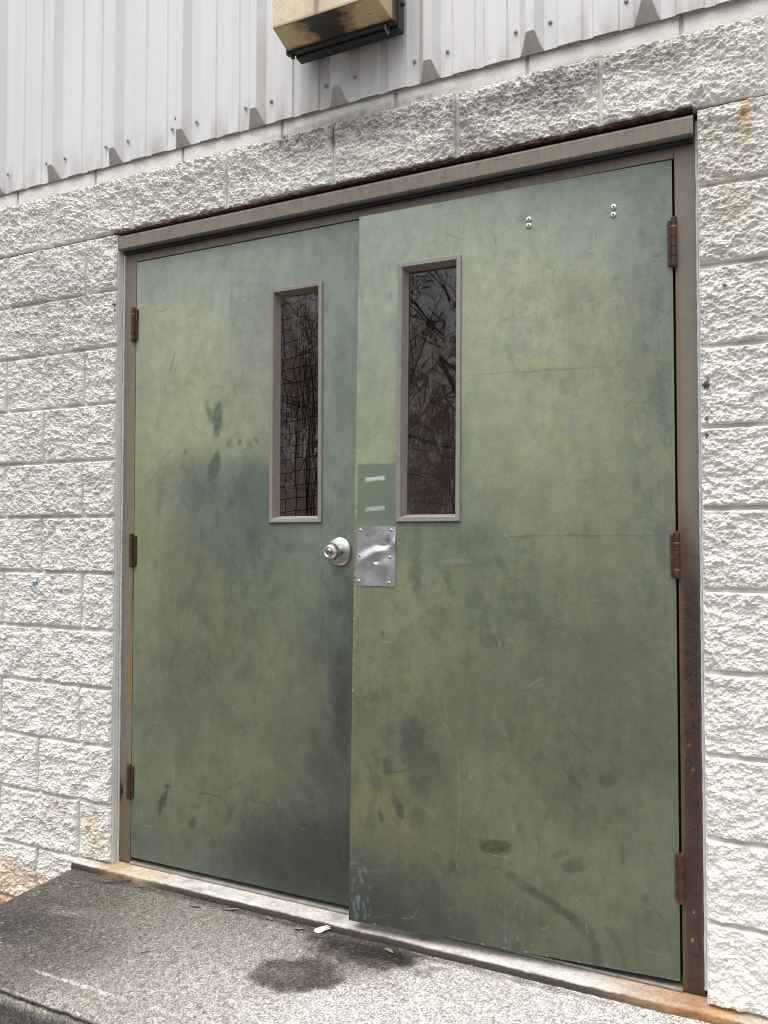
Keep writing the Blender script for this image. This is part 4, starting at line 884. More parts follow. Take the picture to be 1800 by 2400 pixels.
# ------------------------------------------------------------------ the two doors
def door_paint(cps, spots, lines, seed, zones):
    def f(X, Z):
        sh = X.shape; x = X.ravel(); z = Z.ravel()
        wx = 0.030 * fbm(x * 6, z * 6, seed) + 0.012 * fbm(x * 22, z * 16, seed + 3)
        wz = 0.035 * fbm(x * 6, z * 6, seed + 1) + 0.014 * fbm(x * 30, z * 14, seed + 4)
        c = rbf(np.stack([x + wx, z + wz], -1), cps, 0.075)
        # cloudy weathering: chalked paint, greasy patches, fine mottling
        n = fbm(x * 9, z * 5, seed + 5, 4); n2 = fbm(x * 26, z * 20, seed + 6, 5, 0.6); n4 = fbm(x * 110, z * 100, seed + 8, 3, 0.7)
        g = 1 + 0.08 * n + 0.085 * n2 + 0.035 * n4
        c = c * g[:, None]
        # rubbed-on grime with ragged, directional edges, thickest where hands and feet reach
        wgt = np.full(len(x), 0.22)
        for (cx, cz, rx, rz, am) in zones:
            wgt = np.maximum(wgt, am * np.exp(-(((x - cx) / rx) ** 2 + ((z - cz) / rz) ** 2)))
        qx = 0.010 * fbm(x * 20, z * 20, seed + 21, 3); qz = 0.016 * fbm(x * 20, z * 20, seed + 22, 3)
        sm = fbm((x + qx) * 13, (z + qz) * 8, seed + 9, 6, 0.68)
        k = (smooth(0.0, 0.22, sm) * wgt * 0.60)[:, None]
        c = c * (1 - k) + c * np.array([0.76, 0.81, 0.84]) * k
        sm = fbm((x + qz + 0.25 * z) * 24 + 7, (z + qx) * 11, seed + 10, 6, 0.70)
        k = (smooth(0.12, 0.30, sm) * wgt * 0.50)[:, None]
        c = c * (1 - k) + c * np.array([0.68, 0.74, 0.78]) * k
        sm = fbm((x - qz) * 20 - 3, (z - qx) * 9, seed + 11, 6, 0.68)
        k = (smooth(0.06, 0.30, sm) * (0.25 + 0.5 * wgt) * 0.55)[:, None]
        c = c * (1 - k) + np.minimum(c * np.array([1.12, 1.10, 1.02]), 215) * k
        sm = fbm(x * 75, z * 10, seed + 13, 5, 0.6)                            # runs and wipe streaks
        k = (smooth(0.12, 0.40, sm) * wgt * 0.30)[:, None]
        c = c * (1 - k) + c * np.array([0.78, 0.82, 0.84]) * k
        # specks and short scratches
        sp = fbm(x * 190, z * 190, seed + 12, 2); k = (smooth(0.50, 0.62, sp) * 0.35 * (0.4 + wgt))[:, None]; c = c * (1 - k) + np.array([74, 82, 70.0]) * k
        k = (smooth(0.56, 0.66, -sp) * 0.30)[:, None]; c = c * (1 - k) + np.array([176, 178, 158.0]) * k
        rr = random.Random(seed); xa, xb, za, zb = x.min(), x.max(), z.min(), z.max(); extra = []
        for _ in range(150):
            px, pz = rr.uniform(xa, xb), rr.uniform(za, zb); L = rr.choice((0.012, 0.02, 0.035, 0.06)) * rr.uniform(0.6, 1.3); an = rr.choice((rr.gauss(1.57, 0.25), rr.gauss(0, 0.3), rr.uniform(0, 3.1)))
            bx, bz = px + L * math.cos(an), pz + L * math.sin(an); cv = rr.uniform(-0.2, 0.2) * L
            t = rr.random(); col = (76, 84, 70) if t < 0.7 else (168, 172, 150)
            extra.append(((px, pz, (px + bx) / 2 + cv, (pz + bz) / 2 - cv, bx, bz), rr.uniform(0.0007, 0.0016), *col, rr.uniform(0.18, 0.5)))
        for (cx, cz, rx, rz, ang, soft, r, gg, b, al) in spots:
            m = (np.abs(x - cx) < 2.2 * max(rx, rz) + 0.01) & (np.abs(z - cz) < 2.2 * max(rx, rz) + 0.01)
            if not m.any(): continue
            xx, zz = x[m] - cx, z[m] - cz; a = math.radians(ang)
            px = xx * math.cos(a) + zz * math.sin(a); pz = -xx * math.sin(a) + zz * math.cos(a)
            fr = 0.5 / max(0.012, min(rx, rz))
            d = np.sqrt((px / rx) ** 2 + (pz / rz) ** 2) + 0.62 * fbm(x[m] * fr, z[m] * fr, int(abs(cx * 977) + abs(cz * 613)) & 1023, 5, 0.62)
            k = min(1.0, 1.2 * al) * (1 - smooth(1 - soft, 1 + 0.25 * soft, d)) * (0.85 + 0.75 * fbm(x[m] * 60, z[m] * 45, 201, 3, 0.65))
            if al > 0.6 and r > 125 and abs(r - gg) < 6:                    # bare primer: broken up
                k = k * smooth(-0.25, 0.15, fbm(x[m] * 170, z[m] * 150, 202, 2))
            k = np.clip(k, 0, 1)[:, None]
            c[m] = c[m] * (1 - k) + np.array([r, gg, b], float) * k
        for (pts, w, r, gg, b, al) in list(lines) + extra:
            P = np.array(pts).reshape(-1, 2); w = max(w, 0.0017)
            m = (x > P[:, 0].min() - 3 * w) & (x < P[:, 0].max() + 3 * w) & (z > P[:, 1].min() - 3 * w) & (z < P[:, 1].max() + 3 * w)
            if not m.any(): continue
            xm, zm = x[m], z[m]; d = np.full(len(xm), 9.0)
            jx = xm + 0.35 * w * fbm(xm * 50, zm * 50, 203, 2); jz = zm + 0.35 * w * fbm(xm * 50, zm * 50, 204, 2)
            for A, B in zip(P[:-1], P[1:]):
                ab = B - A; t = np.clip(((jx - A[0]) * ab[0] + (jz - A[1]) * ab[1]) / (ab @ ab + 1e-9), 0, 1)
                d = np.minimum(d, np.hypot(jx - A[0] - t * ab[0], jz - A[1] - t * ab[1]))
            k = al * (1 - smooth(0.35, 1.15, d / w)) * (0.8 + 0.5 * fbm(xm * 45, zm * 45, 205, 2))
            k = np.clip(k, 0, 1)[:, None]
            c[m] = c[m] * (1 - k) + np.array([r, gg, b], float) * k
        return paint_rgb(np.clip(c, 5, 240)).reshape(*sh, 3)
    return f

def split_axis(a, h0, h1, b, res):
    p = [np.linspace(a, h0, max(2, int((h0 - a) / res)))[:-1], np.linspace(h0, h1, max(2, int((h1 - h0) / res)))[:-1], np.linspace(h1, b, max(2, int((b - h1) / res)))]
    return np.concatenate(p), len(p[0]), len(p[0]) + len(p[1])

def leaf_y(xl, z):                                   # how far the ajar, warped right leaf stands out of the frame
    s = -np.asarray(xl, float)
    return s / 0.907 * (-0.02 - 0.06 * (1 - np.asarray(z, float) / 2.1))
def mapL(x, n, z): return np.array([x + 0.053, 0.001 - n, z])
def mapR(x, n, z): return np.array([x + 1.867, leaf_y(x, z) - n, z])

def bar_mesh(name, pts, bevel, mapper, paint):
    """a mitred trim bar: pts = [(inner profile list) ...] lofted between its two mitred ends"""
    V, C = [], []
    for end in pts:
        for (x, n, z) in end:
            V.append(mapper(x, n, z)); C.append(paint)
    k = len(pts[0]); F = []
    for s in range(len(pts) - 1):
        for j in range(k - 1):
            F.append([s * k + j, (s + 1) * k + j, (s + 1) * k + j + 1, s * k + j + 1])
    V = np.array(V); n = len(V)
    cc = np.array(C) * (1 + 0.06 * fbm(V[:, 0] * 30, V[:, 2] * 9, 301))[:, None]
    me = grid_mesh(name, V, np.array(F), cc)
    bm = bmesh.new(); bm.from_mesh(me); bmesh.ops.recalc_face_normals(bm, faces=bm.faces)
    bm.to_mesh(me); bm.free()
    return me

TRIM_PROF = [(0.0, 0.0), (0.0005, 0.007), (0.002, 0.008), (0.0125, 0.008), (0.0135, 0.0065), (0.0215, -0.026)]   # (in from outer edge, out from the door face)
def window(parent, mapper, x0, x1, z0, z1, tones):
    """four mitred trim bars and the pane"""
    corners = ((x0, z0), (x1, z0), (x1, z1), (x0, z1)); inn = ((1, 1), (-1, 1), (-1, -1), (1, -1))
    for k in range(4):
        a, b = corners[k], corners[(k + 1) % 4]; ia, ib = inn[k], inn[(k + 1) % 4]
        st = []
        for t in np.linspace(0, 1, 14):
            sec = []
            for (w, n) in TRIM_PROF:
                pa = (a[0] + ia[0] * w, a[1] + ia[1] * w); pb = (b[0] + ib[0] * w, b[1] + ib[1] * w)
                sec.append((pa[0] + (pb[0] - pa[0]) * t, n, pa[1] + (pb[1] - pa[1]) * t))
            st.append(sec)
        link('window_trim', bar_mesh('window_trim', st, 0, mapper, paint_rgb(np.array(tones[k], float))), M['trim'], parent)
    g = 0.0205
    V = np.array([mapper(x, -0.0255, z) for (x, z) in ((x0 + g, z0 + g), (x1 - g, z0 + g), (x1 - g, z1 - g), (x0 + g, z1 - g))])
    link('glass_pane', grid_mesh('glass_pane', V, np.array([[0, 1, 2, 3]])), M['glass'], parent)

def warp_mesh(me, mapper_off):
    co = np.empty(len(me.vertices) * 3, np.float32); me.vertices.foreach_get('co', co); co = co.reshape(-1, 3)
    co = mapper_off(co); me.vertices.foreach_set('co', co.astype(np.float32).ravel()); me.update()

DZ0, DZ1 = 0.0265, 2.1295
left_door = thing('steel_door', 'faded green steel door leaf with the round knob and narrow window', 'door')
LWX0, LWX1, LWZ0, LWZ1 = 0.573, 0.768, 1.192, 1.954
xs, i0, i1 = split_axis(0.0005, LWX0 + 0.006, LWX1 - 0.006, 0.903, 0.0033); zs, j0, j1 = split_axis(DZ0 - 0.002, LWZ0 + 0.006, LWZ1 - 0.006, DZ1, 0.0033)
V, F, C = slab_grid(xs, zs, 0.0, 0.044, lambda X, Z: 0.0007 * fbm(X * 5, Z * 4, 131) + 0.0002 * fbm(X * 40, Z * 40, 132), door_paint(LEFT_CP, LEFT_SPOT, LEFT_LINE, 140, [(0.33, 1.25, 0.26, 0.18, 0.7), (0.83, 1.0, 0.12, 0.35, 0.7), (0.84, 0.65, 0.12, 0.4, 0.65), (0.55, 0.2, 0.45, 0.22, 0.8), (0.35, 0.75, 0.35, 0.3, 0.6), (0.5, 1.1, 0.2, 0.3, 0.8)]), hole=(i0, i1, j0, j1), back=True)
V = V + np.array([0.053, 0.001, 0.0])
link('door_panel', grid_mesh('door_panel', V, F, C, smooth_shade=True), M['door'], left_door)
window(left_door, mapL, LWX0, LWX1, LWZ0, LWZ1, ((156, 150, 138), (140, 135, 126), (134, 128, 118), (140, 132, 122)))  # bottom bar paler: light on its upward face painted into the tones

right_door = thing('steel_door', 'faded green steel door leaf standing ajar with a dented metal plate', 'door')
RWX0, RWX1, RWZ0, RWZ1 = -0.772, -0.576, 1.191, 1.963
xs, i0, i1 = split_axis(-0.907, RWX0 + 0.006, RWX1 - 0.006, -0.002, 0.0033); zs, j0, j1 = split_axis(DZ0, RWZ0 + 0.006, RWZ1 - 0.006, DZ1, 0.0033)
TAPE = [(-0.838, 1.277, 0.060, 0.088, 0, 0.04, 90, 110, 88, 0.75)]
def right_paint(X, Z):
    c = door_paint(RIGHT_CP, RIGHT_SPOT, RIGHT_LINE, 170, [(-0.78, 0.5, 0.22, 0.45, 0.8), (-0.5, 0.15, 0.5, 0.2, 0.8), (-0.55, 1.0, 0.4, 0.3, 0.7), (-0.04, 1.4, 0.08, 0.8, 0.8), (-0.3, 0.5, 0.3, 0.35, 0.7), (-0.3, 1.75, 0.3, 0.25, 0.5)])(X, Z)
    # unfaded rectangle where a pull plate used to be, with two strips of torn tape
    n = 0.0012 * fbm(X * 120, Z * 120, 171)
    d = np.maximum(np.abs(X + 0.838) - 0.061, np.abs(Z - 1.279) - 0.0855) + n
    k = (0.85 * (1 - smooth(-0.001, 0.0025, d)))[..., None]; g = (1 + 0.06 * fbm(X * 30, Z * 30, 172))[..., None]
    c = c * (1 - k) + paint_rgb(np.array([98, 114, 96.0])) * g * k
    e = (np.exp(-((np.abs(d) - 0.002) / 0.002) ** 2) * 0.25)[..., None]; c = c * (1 - e) + paint_rgb(np.array([120, 134, 104.0])) * e
    for (cx, cz, hw, hh, al) in ((-0.842, 1.320, 0.031, 0.006, 0.9), (-0.841, 1.231, 0.031, 0.0065, 0.55)):
        d = np.maximum(np.abs(X - cx) - hw, np.abs(Z - cz - 0.06 * (X - cx)) - hh)
        k = (al * (1 - smooth(-0.002, 0.0015, d)) * (0.75 + 0.8 * fbm(X * 120, Z * 160, 173)))
        k = np.clip(k, 0, 1)[..., None]; c = c * (1 - k) + paint_rgb(np.array([206, 210, 206.0])) * k
    # chipped pale edge along the meeting stile and the bottom
    ch = smooth(0.1, 0.35, fbm(X * 30, Z * 70, 174)) * smooth(-0.9005, -0.9045, X) * smooth(1.6, 1.3, Z) * smooth(0.5, 0.8, Z)
    cb = smooth(0.2, 0.45, fbm(X * 60, Z * 60, 175)) * smooth(DZ0 + 0.007, DZ0 + 0.002, Z)
    k = np.clip(0.7 * ch + 0.55 * cb, 0, 1)[..., None]
    return c * (1 - k) + paint_rgb(np.array([168, 174, 156.0])) * k
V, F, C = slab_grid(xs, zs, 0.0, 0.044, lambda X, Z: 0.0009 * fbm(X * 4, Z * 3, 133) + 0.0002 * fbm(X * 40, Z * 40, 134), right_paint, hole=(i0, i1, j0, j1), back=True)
V[:, 1] += leaf_y(V[:, 0], V[:, 2]); V = V + np.array([1.867, 0, 0])
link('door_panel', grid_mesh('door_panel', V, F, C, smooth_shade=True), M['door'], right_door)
window(right_door, mapR, RWX0, RWX1, RWZ0, RWZ1, ((148, 141, 132), (142, 136, 127), (142, 136, 124), (132, 128, 124)))  # bottom bar again painted paler, as if lit from above

# hinges: rusted five-knuckle barrels
def hinge(parent, x, y, z0, z1, ring, side):
    bm = bmesh.new(); L = z1 - z0; r = 0.0078
    prof = [(-0.004, 0.003), (-0.003, r * 0.85), (0.0, r)]
    for k in range(5):
        a, b = L * k / 5, L * (k + 1) / 5
        prof += [(a + 0.0012, r), (b - 0.0012, r), (b - 0.0006, r * 0.86), (b + 0.0006, r * 0.86)]
    prof += [(L, r), (L + 0.003, r * 0.85), (L + 0.004, 0.003)]
    lathe(bm, prof, (x, y, z0), (0, 0, 1), 18)
    h = link('hinge', bm_mesh('hinge', bm), M['hinge'], parent)
    bm = bmesh.new()
    if ring:
        for f in ring:
            lathe(bm, [(0, r * 1.02), (0.005, r * 1.02)], (x, y, z0 + f * L), (0, 0, 1), 18)
        link('worn_ring', bm_mesh('worn_ring', bm), M['brass'], h)
    else:
        bm.free()
    lf = box_mesh('hinge_leaf', min(x, x + side * 0.016), max(x, x + side * 0.016), y + 0.002, 0.006, z0 + 0.004, z1 - 0.004, bevel=0.0008)
    link('hinge_leaf', lf, M['hinge'], h)
    return h
for (x, z0, z1, ring) in ((0.047, 1.846, 1.962, (0.80,)), (0.050, 1.043, 1.153, ()), (0.049, 0.231, 0.345, ())):
    hinge(left_door, x, -0.0085, z0, z1, ring, 1)
for (x, z0, z1, ring) in ((1.8695, 1.847, 1.972, (0.80,)), (1.8685, 1.043, 1.158, (0.75, 0.16)), (1.8715, 0.226, 0.346, ())):
    hinge(right_door, x, -0.0085, z0, z1, ring, -1)

# knob
def knob():
    kx, kz = 0.882, 1.101
    bm = bmesh.new()
    lathe(bm, [(0.0, 0.045), (0.0025, 0.045), (0.005, 0.0435), (0.010, 0.034), (0.013, 0.024), (0.0145, 0.0175)], (kx, 0.001, kz), (0, -1, 0), 48)
    k = link('door_knob', bm_mesh('door_knob', bm, True), M['steel'], left_door)
    bm = bmesh.new()
    lathe(bm, [(0.012, 0.0165), (0.022, 0.0155), (0.030, 0.0145), (0.034, 0.0155)], (kx, 0.0, kz), (0, -1, 0), 32)
    link('neck', bm_mesh('neck', bm, True), M['steel'], k)
    bm = bmesh.new()
    lathe(bm, [(0.031, 0.013), (0.034, 0.020), (0.040, 0.0255), (0.048, 0.0272), (0.056, 0.0262), (0.064, 0.0225), (0.069, 0.0175), (0.0705, 0.0150), (0.0695, 0.0138), (0.0675, 0.0128), (0.0672, 0.001)], (kx, 0.0, kz), (0, -1, 0), 40)
    link('knob_ball', bm_mesh('knob_ball', bm, True), M['steel'], k)
    bm = bmesh.new()
    lathe(bm, [(0.0670, 0.0088), (0.0700, 0.0088), (0.0708, 0.0078)], (kx, 0.0, kz), (0, -1, 0), 28)
    link('lock_cylinder', bm_mesh('lock_cylinder', bm), M['steel'], k)
    link('keyway', box_mesh('keyway', kx - 0.0011, kx + 0.0011, -0.0712, -0.0690, kz - 0.0045, kz + 0.0045), M['dark_hole'], k)
knob()

# dented cover plate and its screws
def head_screw(name, parent, p, r, mat, slot=True, h=0.0028):
    bm = bmesh.new(); lathe(bm, [(-0.001, r), (h * 0.4, r), (h * 0.8, r * 0.8), (h, r * 0.45)], p, (0, -1, 0), 20)
    o = link(name, bm_mesh(name, bm, False), mat, parent)
    if slot:
        bm = bmesh.new(); q = r * 0.34; w = r * 0.13
        for (a, b) in ((q, w), (w, q)):
            add_box(bm, p[0] - a, p[0] + a, p[1] - h * 1.06, p[1] - h * 0.6, p[2] - b, p[2] + b)
        link('driver_slot', bm_mesh('driver_slot', bm), M['dark_hole'], o)
    return o
def plate():
    xs = np.linspace(-0.8985, -0.7735, 64); zs = np.linspace(1.001, 1.1775, 88)
    def dent(X, Z):
        u = (X + 0.836) / 0.0625; v = (Z - 1.089) / 0.088
        d = 0.0016 + 0.0 * X
        d = d + 0.0052 * np.exp(-((v - 0.12 - 0.28 * u) / 0.20) ** 2) * smooth(-1.1, -0.2, u)             # raised crease sweeping up to the right
        d = d - 0.0048 * np.exp(-(((u - 0.50) / 0.42) ** 2 + ((v - 0.36) / 0.16) ** 2))
        d = d + 0.0040 * np.exp(-(((u - 0.45) / 0.40) ** 2 + ((v + 0.35) / 0.30) ** 2))
        d = d + 0.0035 * np.exp(-(((u + 0.6) / 0.35) ** 2 + ((v + 0.2) / 0.22) ** 2)) + 0.0006 * fbm(X * 30, Z * 30, 181)
        d = d - 0.004 * np.exp(-(((u - 0.02) / 0.10) ** 2 + ((v + 0.17) / 0.06) ** 2))
        return np.clip(d, 0.0008, 1)
    V, F, C = slab_grid(xs, zs, 0.0, 0.0, dent)
    V[:, 1] += leaf_y(V[:, 0], V[:, 2]); V[:, 0] += 1.867
    p = link('cover_plate', grid_mesh('cover_plate', V, F, smooth_shade=True), M['galv'], right_door)
    for (x, z) in ((-0.887, 1.166), (-0.788, 1.166), (-0.887, 1.090), (-0.791, 1.086), (-0.890, 1.014), (-0.793, 1.011)):
        y = float(leaf_y(x, z)) - float(dent(np.array(x), np.array(z)))
        head_screw('plate_screw', p, (x + 1.867, y, z), 0.0052, M['zinc'])
plate()
for (x, z) in ((-0.379, 2.034), (-0.379, 2.0165), (-0.149, 2.030), (-0.150, 2.009)):
    head_screw('bolt', right_door, (x + 1.867, float(leaf_y(x, z)), z), 0.0084, M['zinc'], h=0.004)

# ------------------------------------------------------------------ wall light
def wall_light():
    t = thing('wall_light', 'yellowed wall pack light with a scorched lens above the doors', 'light', (0.94, SID_Y - 0.03, 2.64))
    inv = Matrix.Translation((-0.94, -(SID_Y - 0.03), -2.64))
    def child(name, me, mat):
        me.transform(inv); return link(name, me, mat, t)
    x0, x1, z0, z1 = 0.752, 1.112, 2.654, 2.875
    fx0, fx1, fz0, fz1 = 0.768, 1.108, 2.661, 2.862
    yb, yf = -0.103, -0.212
    def P(u, w, d):                                  # u across, w up, d depth 0..1 back to front
        ax0, ax1 = x0 + (fx0 - x0) * d, x1 + (fx1 - x1) * d; az0, az1 = z0 + (fz0 - z0) * d, z1 + (fz1 - z1) * d
        return np.stack([ax0 + (ax1 - ax0) * u, yb + (yf - yb) * d + 0 * u, az0 + (az1 - az0) * w], -1)
    def col(u, w, d, face):
        c = np.empty(u.shape + (3,)); c[...] = (0.66, 0.57, 0.40) if face == 'f' else (0.56, 0.43, 0.23)  # front paler, other faces darker: shading put into the lens colour
        def mix(k, q):
            k = np.clip(k, 0, 1)[..., None]; c[:] = c * (1 - k) + np.array(q) * k
        n = fbm(u * 7, w * 5 + d * 5, 191); m = fbm(u * 11, w * 6 + d * 6, 192, 5, 0.55)
        mix(0.4 * smooth(0.0, 0.5, n), (0.58, 0.44, 0.25)); mix(0.30 * smooth(0.1, 0.6, m), (0.36, 0.22, 0.09))
        if face == 'b':
            r = np.abs(u - 0.47) / (0.13 + 0.10 * d) + 0.55 * m; k = smooth(1.0, 0.7, r)
            mix(0.8 * smooth(1.7, 0.9, r), (0.17, 0.085, 0.03)); mix(k * 0.97, (0.018, 0.016, 0.015))
            mix(0.85 * smooth(0.16, 0.03, d + 0.1 * n), (0.08, 0.05, 0.03)); mix(0.8 * smooth(0.93, 1.0, d), (0.12, 0.085, 0.045))
            for (a, b) in ((0.66, 0.62), (0.69, 0.72), (0.86, 0.45)):
                mix(0.9 * smooth(0.012, 0.006, np.hypot(u - a, (d - b) * 0.35)), (0.03, 0.02, 0.012))
        if face == 'f':
            r = np.abs(u - 0.44 - 0.02 * n) / 0.035 + 0.4 * m; mix(0.75 * smooth(1.1, 0.5, r), (0.09, 0.07, 0.07))
            r = np.abs(u - 0.46) / 0.15; mix(0.35 * smooth(1.2, 0.2, r), (0.46, 0.30, 0.20)); mix(0.8 * smooth(0.05, 0.0, w), (0.20, 0.14, 0.07))
        return c
    Vs, Fs, Cs, n = [], [], [], 0
    for face in 'fblrt':
        nu, nw = (130, 60) if face in 'fb' else (30, 20)
        a, b = np.meshgrid(np.linspace(0, 1, nu), np.linspace(0, 1, nw))
        if face == 'f':
            p = P(a, b, np.ones_like(a)); p[..., 1] -= 0.00025 * np.sin(b * 2 * math.pi * 29) + 0.0002 * np.sin(a * 2 * math.pi * 43); c = col(a, b, np.ones_like(a), 'f'); flip = False
        elif face == 'b': p = P(a, np.zeros_like(a), b); c = col(a, np.zeros_like(a), b, 'b'); flip = True
        elif face == 't': p = P(a, np.ones_like(a), b); c = col(a, np.ones_like(a), b, 't'); flip = False
        elif face == 'l': p = P(np.zeros_like(a), a, b); c = col(np.zeros_like(a), a, b, 's'); flip = False
        else: p = P(np.ones_like(a), a, b); c = col(np.ones_like(a), a, b, 's'); flip = True
        idx = n + np.arange(a.size).reshape(a.shape)
        f = np.stack([idx[:-1, :-1], idx[:-1, 1:], idx[1:, 1:], idx[1:, :-1]], -1).reshape(-1, 4)
        Vs.append(p.reshape(-1, 3)); Cs.append(c.reshape(-1, 3)); Fs.append(f[:, ::-1] if flip else f); n += a.size
    child('lens', grid_mesh('lens', np.concatenate(Vs), np.concatenate(Fs), np.concatenate(Cs)), M['lens'])
    bm = bmesh.new(); add_box(bm, 0.744, 1.120, -0.106, -0.084, 2.646, 2.884, bevel=0.006); child('lens_rim', bm_mesh('lens_rim', bm), M['black_metal'])
    bm = bmesh.new(); add_box(bm, 0.768, 1.124, -0.083, -0.048, 2.640, 2.890, bevel=0.003); child('housing', bm_mesh('housing', bm), M['black_metal'])
    for x in (0.765, 1.092):
        bm = bmesh.new(); lathe(bm, [(0, 0.006), (0.012, 0.006), (0.014, 0.003)], (x, -0.094, 2.648), (0, 0, -1), 12)
        child('rim_screw', bm_mesh('rim_screw', bm), M['black_metal'])
    bm = bmesh.new(); add_box(bm, 1.086, 1.090, -0.104, -0.080, 2.632, 2.650); child('clip', bm_mesh('clip', bm), M['zinc'])
    bm = bmesh.new(); lathe(bm, [(0, 0.007), (0.006, 0.007), (0.009, 0.004)], (1.124, -0.066, 2.72), (1, 0, 0), 12); child('side_bolt', bm_mesh('side_bolt', bm), M['black_metal'])
wall_light()

# ------------------------------------------------------------------ litter on the landing
def leaf_mesh(L, W, seed, curl=0.3):
    rr = random.Random(seed); n = 9; V, F = [], []
    for i in range(n):
        t = i / (n - 1); w = W * math.sin(math.pi * min(1, t * 0.96 + 0.03)) ** 0.8 * 0.5
        z = 0.002 + curl * L * 0.25 * (t - 0.5) ** 2 * 4 * 0.3
        for s in (-1, 0, 1):
            V.append((L * (t - 0.5), s * w + 0.1 * L * math.sin(t * 3 + seed), z + (0.22 * w if s else 0.0) + rr.uniform(0, 0.0008)))
    for i in range(n - 1):
        for s in range(2):
            a = i * 3 + s; F.append((a, a + 3, a + 4, a + 1))
    me = grid_mesh('leaf', V, np.array(F), smooth_shade=True); return me
LEAVES = [(0.43, -0.115, 0.040, 0.009, 15, 'narrow dry tan leaf on the landing farthest from the wall edge of the sill'),
          (0.545, -0.085, 0.050, 0.011, 20, 'long curled tan leaf lying against the sill below the knob door'),
          (0.69, -0.085, 0.030, 0.013, -35, 'short broad tan leaf against the sill right of the long curled leaf'),
          (0.174, -0.085, 0.026, 0.007, 5, 'tiny yellow leaf beside the long twig near the left jamb'),
          (1.10, -0.10, 0.034, 0.011, -10, 'tan leaf in the dark grime below the ajar door'),
          (0.80, -0.10, 0.030, 0.012, 40, 'reddish dry leaf just left of the white plastic scrap')]
for i, (x, y, L, W, a, lab) in enumerate(LEAVES):
    me = leaf_mesh(L, W, i + 3); o = link('dry_leaf', me, M['tan_leaf'])
    s = o.modifiers.new('thick', 'SOLIDIFY'); s.thickness = 0.0006
    o.location = (x, y, SLAB_Z + 0.002); o.rotation_euler = (0.05 * (i - 2), 0, math.radians(a)); tag(o, lab, 'leaf', 'dry leaves on the landing')
def twig(pts, r0, r1, label):
    P = np.array(pts, float); n = 14; t = np.linspace(0, 1, n); tt = np.linspace(0, 1, len(P))
    Q = np.stack([np.interp(t, tt, P[:, k]) for k in range(3)], -1)
    for _ in range(3): Q[1:-1] = (Q[:-2] + 2 * Q[1:-1] + Q[2:]) / 4
    V, F = tube_arrays([(Q, np.linspace(r0, r1, n))], 6)
    c = Q.mean(0); V = V - c
    o = link('twig', grid_mesh('twig', V, F, smooth_shade=True), M['twig']); o.location = tuple(c); tag(o, label, 'twig', 'twigs on the landing')
ZT = SLAB_Z + 0.003
twig([(-0.014, -0.116, ZT), (0.02, -0.118, ZT), (0.06, -0.107, ZT), (0.095, -0.085, ZT + 0.002), (0.116, -0.068, ZT + 0.004)], 0.0006, 0.0020, 'long thin curved dark twig on the landing near the left jamb')
twig([(0.474, -0.408, ZT), (0.488, -0.396, ZT), (0.515, -0.368, ZT)], 0.0012, 0.0006, 'short dark twig in the middle of the landing')
def fork():
    bm = bmesh.new()
    out = []
    for k in range(20):
        a = 2 * math.pi * k / 20; out.append((0.020 * math.cos(a) * (1.0 if math.cos(a) < 0 else 0.85), 0.0105 * math.sin(a)))
    for z, s in ((0.0, 0.9), (0.0018, 1.0), (0.0032, 0.97)):
        pass
    lo = [bm.verts.new((x * 0.92, y * 0.9, 0.001 + 0.006 * (x / 0.02) ** 2 * 0.4)) for x, y in out]
    hi = [bm.verts.new((x, y, 0.0045 + 0.010 * (x / 0.02) ** 2 * 0.4)) for x, y in out]
    bm.faces.new(lo[::-1]); bm.faces.new(hi)
    for k in range(20): bm.faces.new((lo[k], lo[(k + 1) % 20], hi[(k + 1) % 20], hi[k]))
    for y in (-0.0065, 0.0, 0.0065):
        add_box(bm, 0.013, 0.029, y - 0.0016, y + 0.0016, 0.003, 0.0055, bevel=0.0008)
    o = link('plastic_fork', bm_mesh('plastic_fork', bm), M['plastic'])
    o.location = (0.868, -0.082, SLAB_Z + 0.003); o.rotation_euler = (math.radians(18), math.radians(-12), math.radians(38))
    tag(o, 'white broken plastic fork head lying at the sill below the knob', 'plastic fork')
fork()

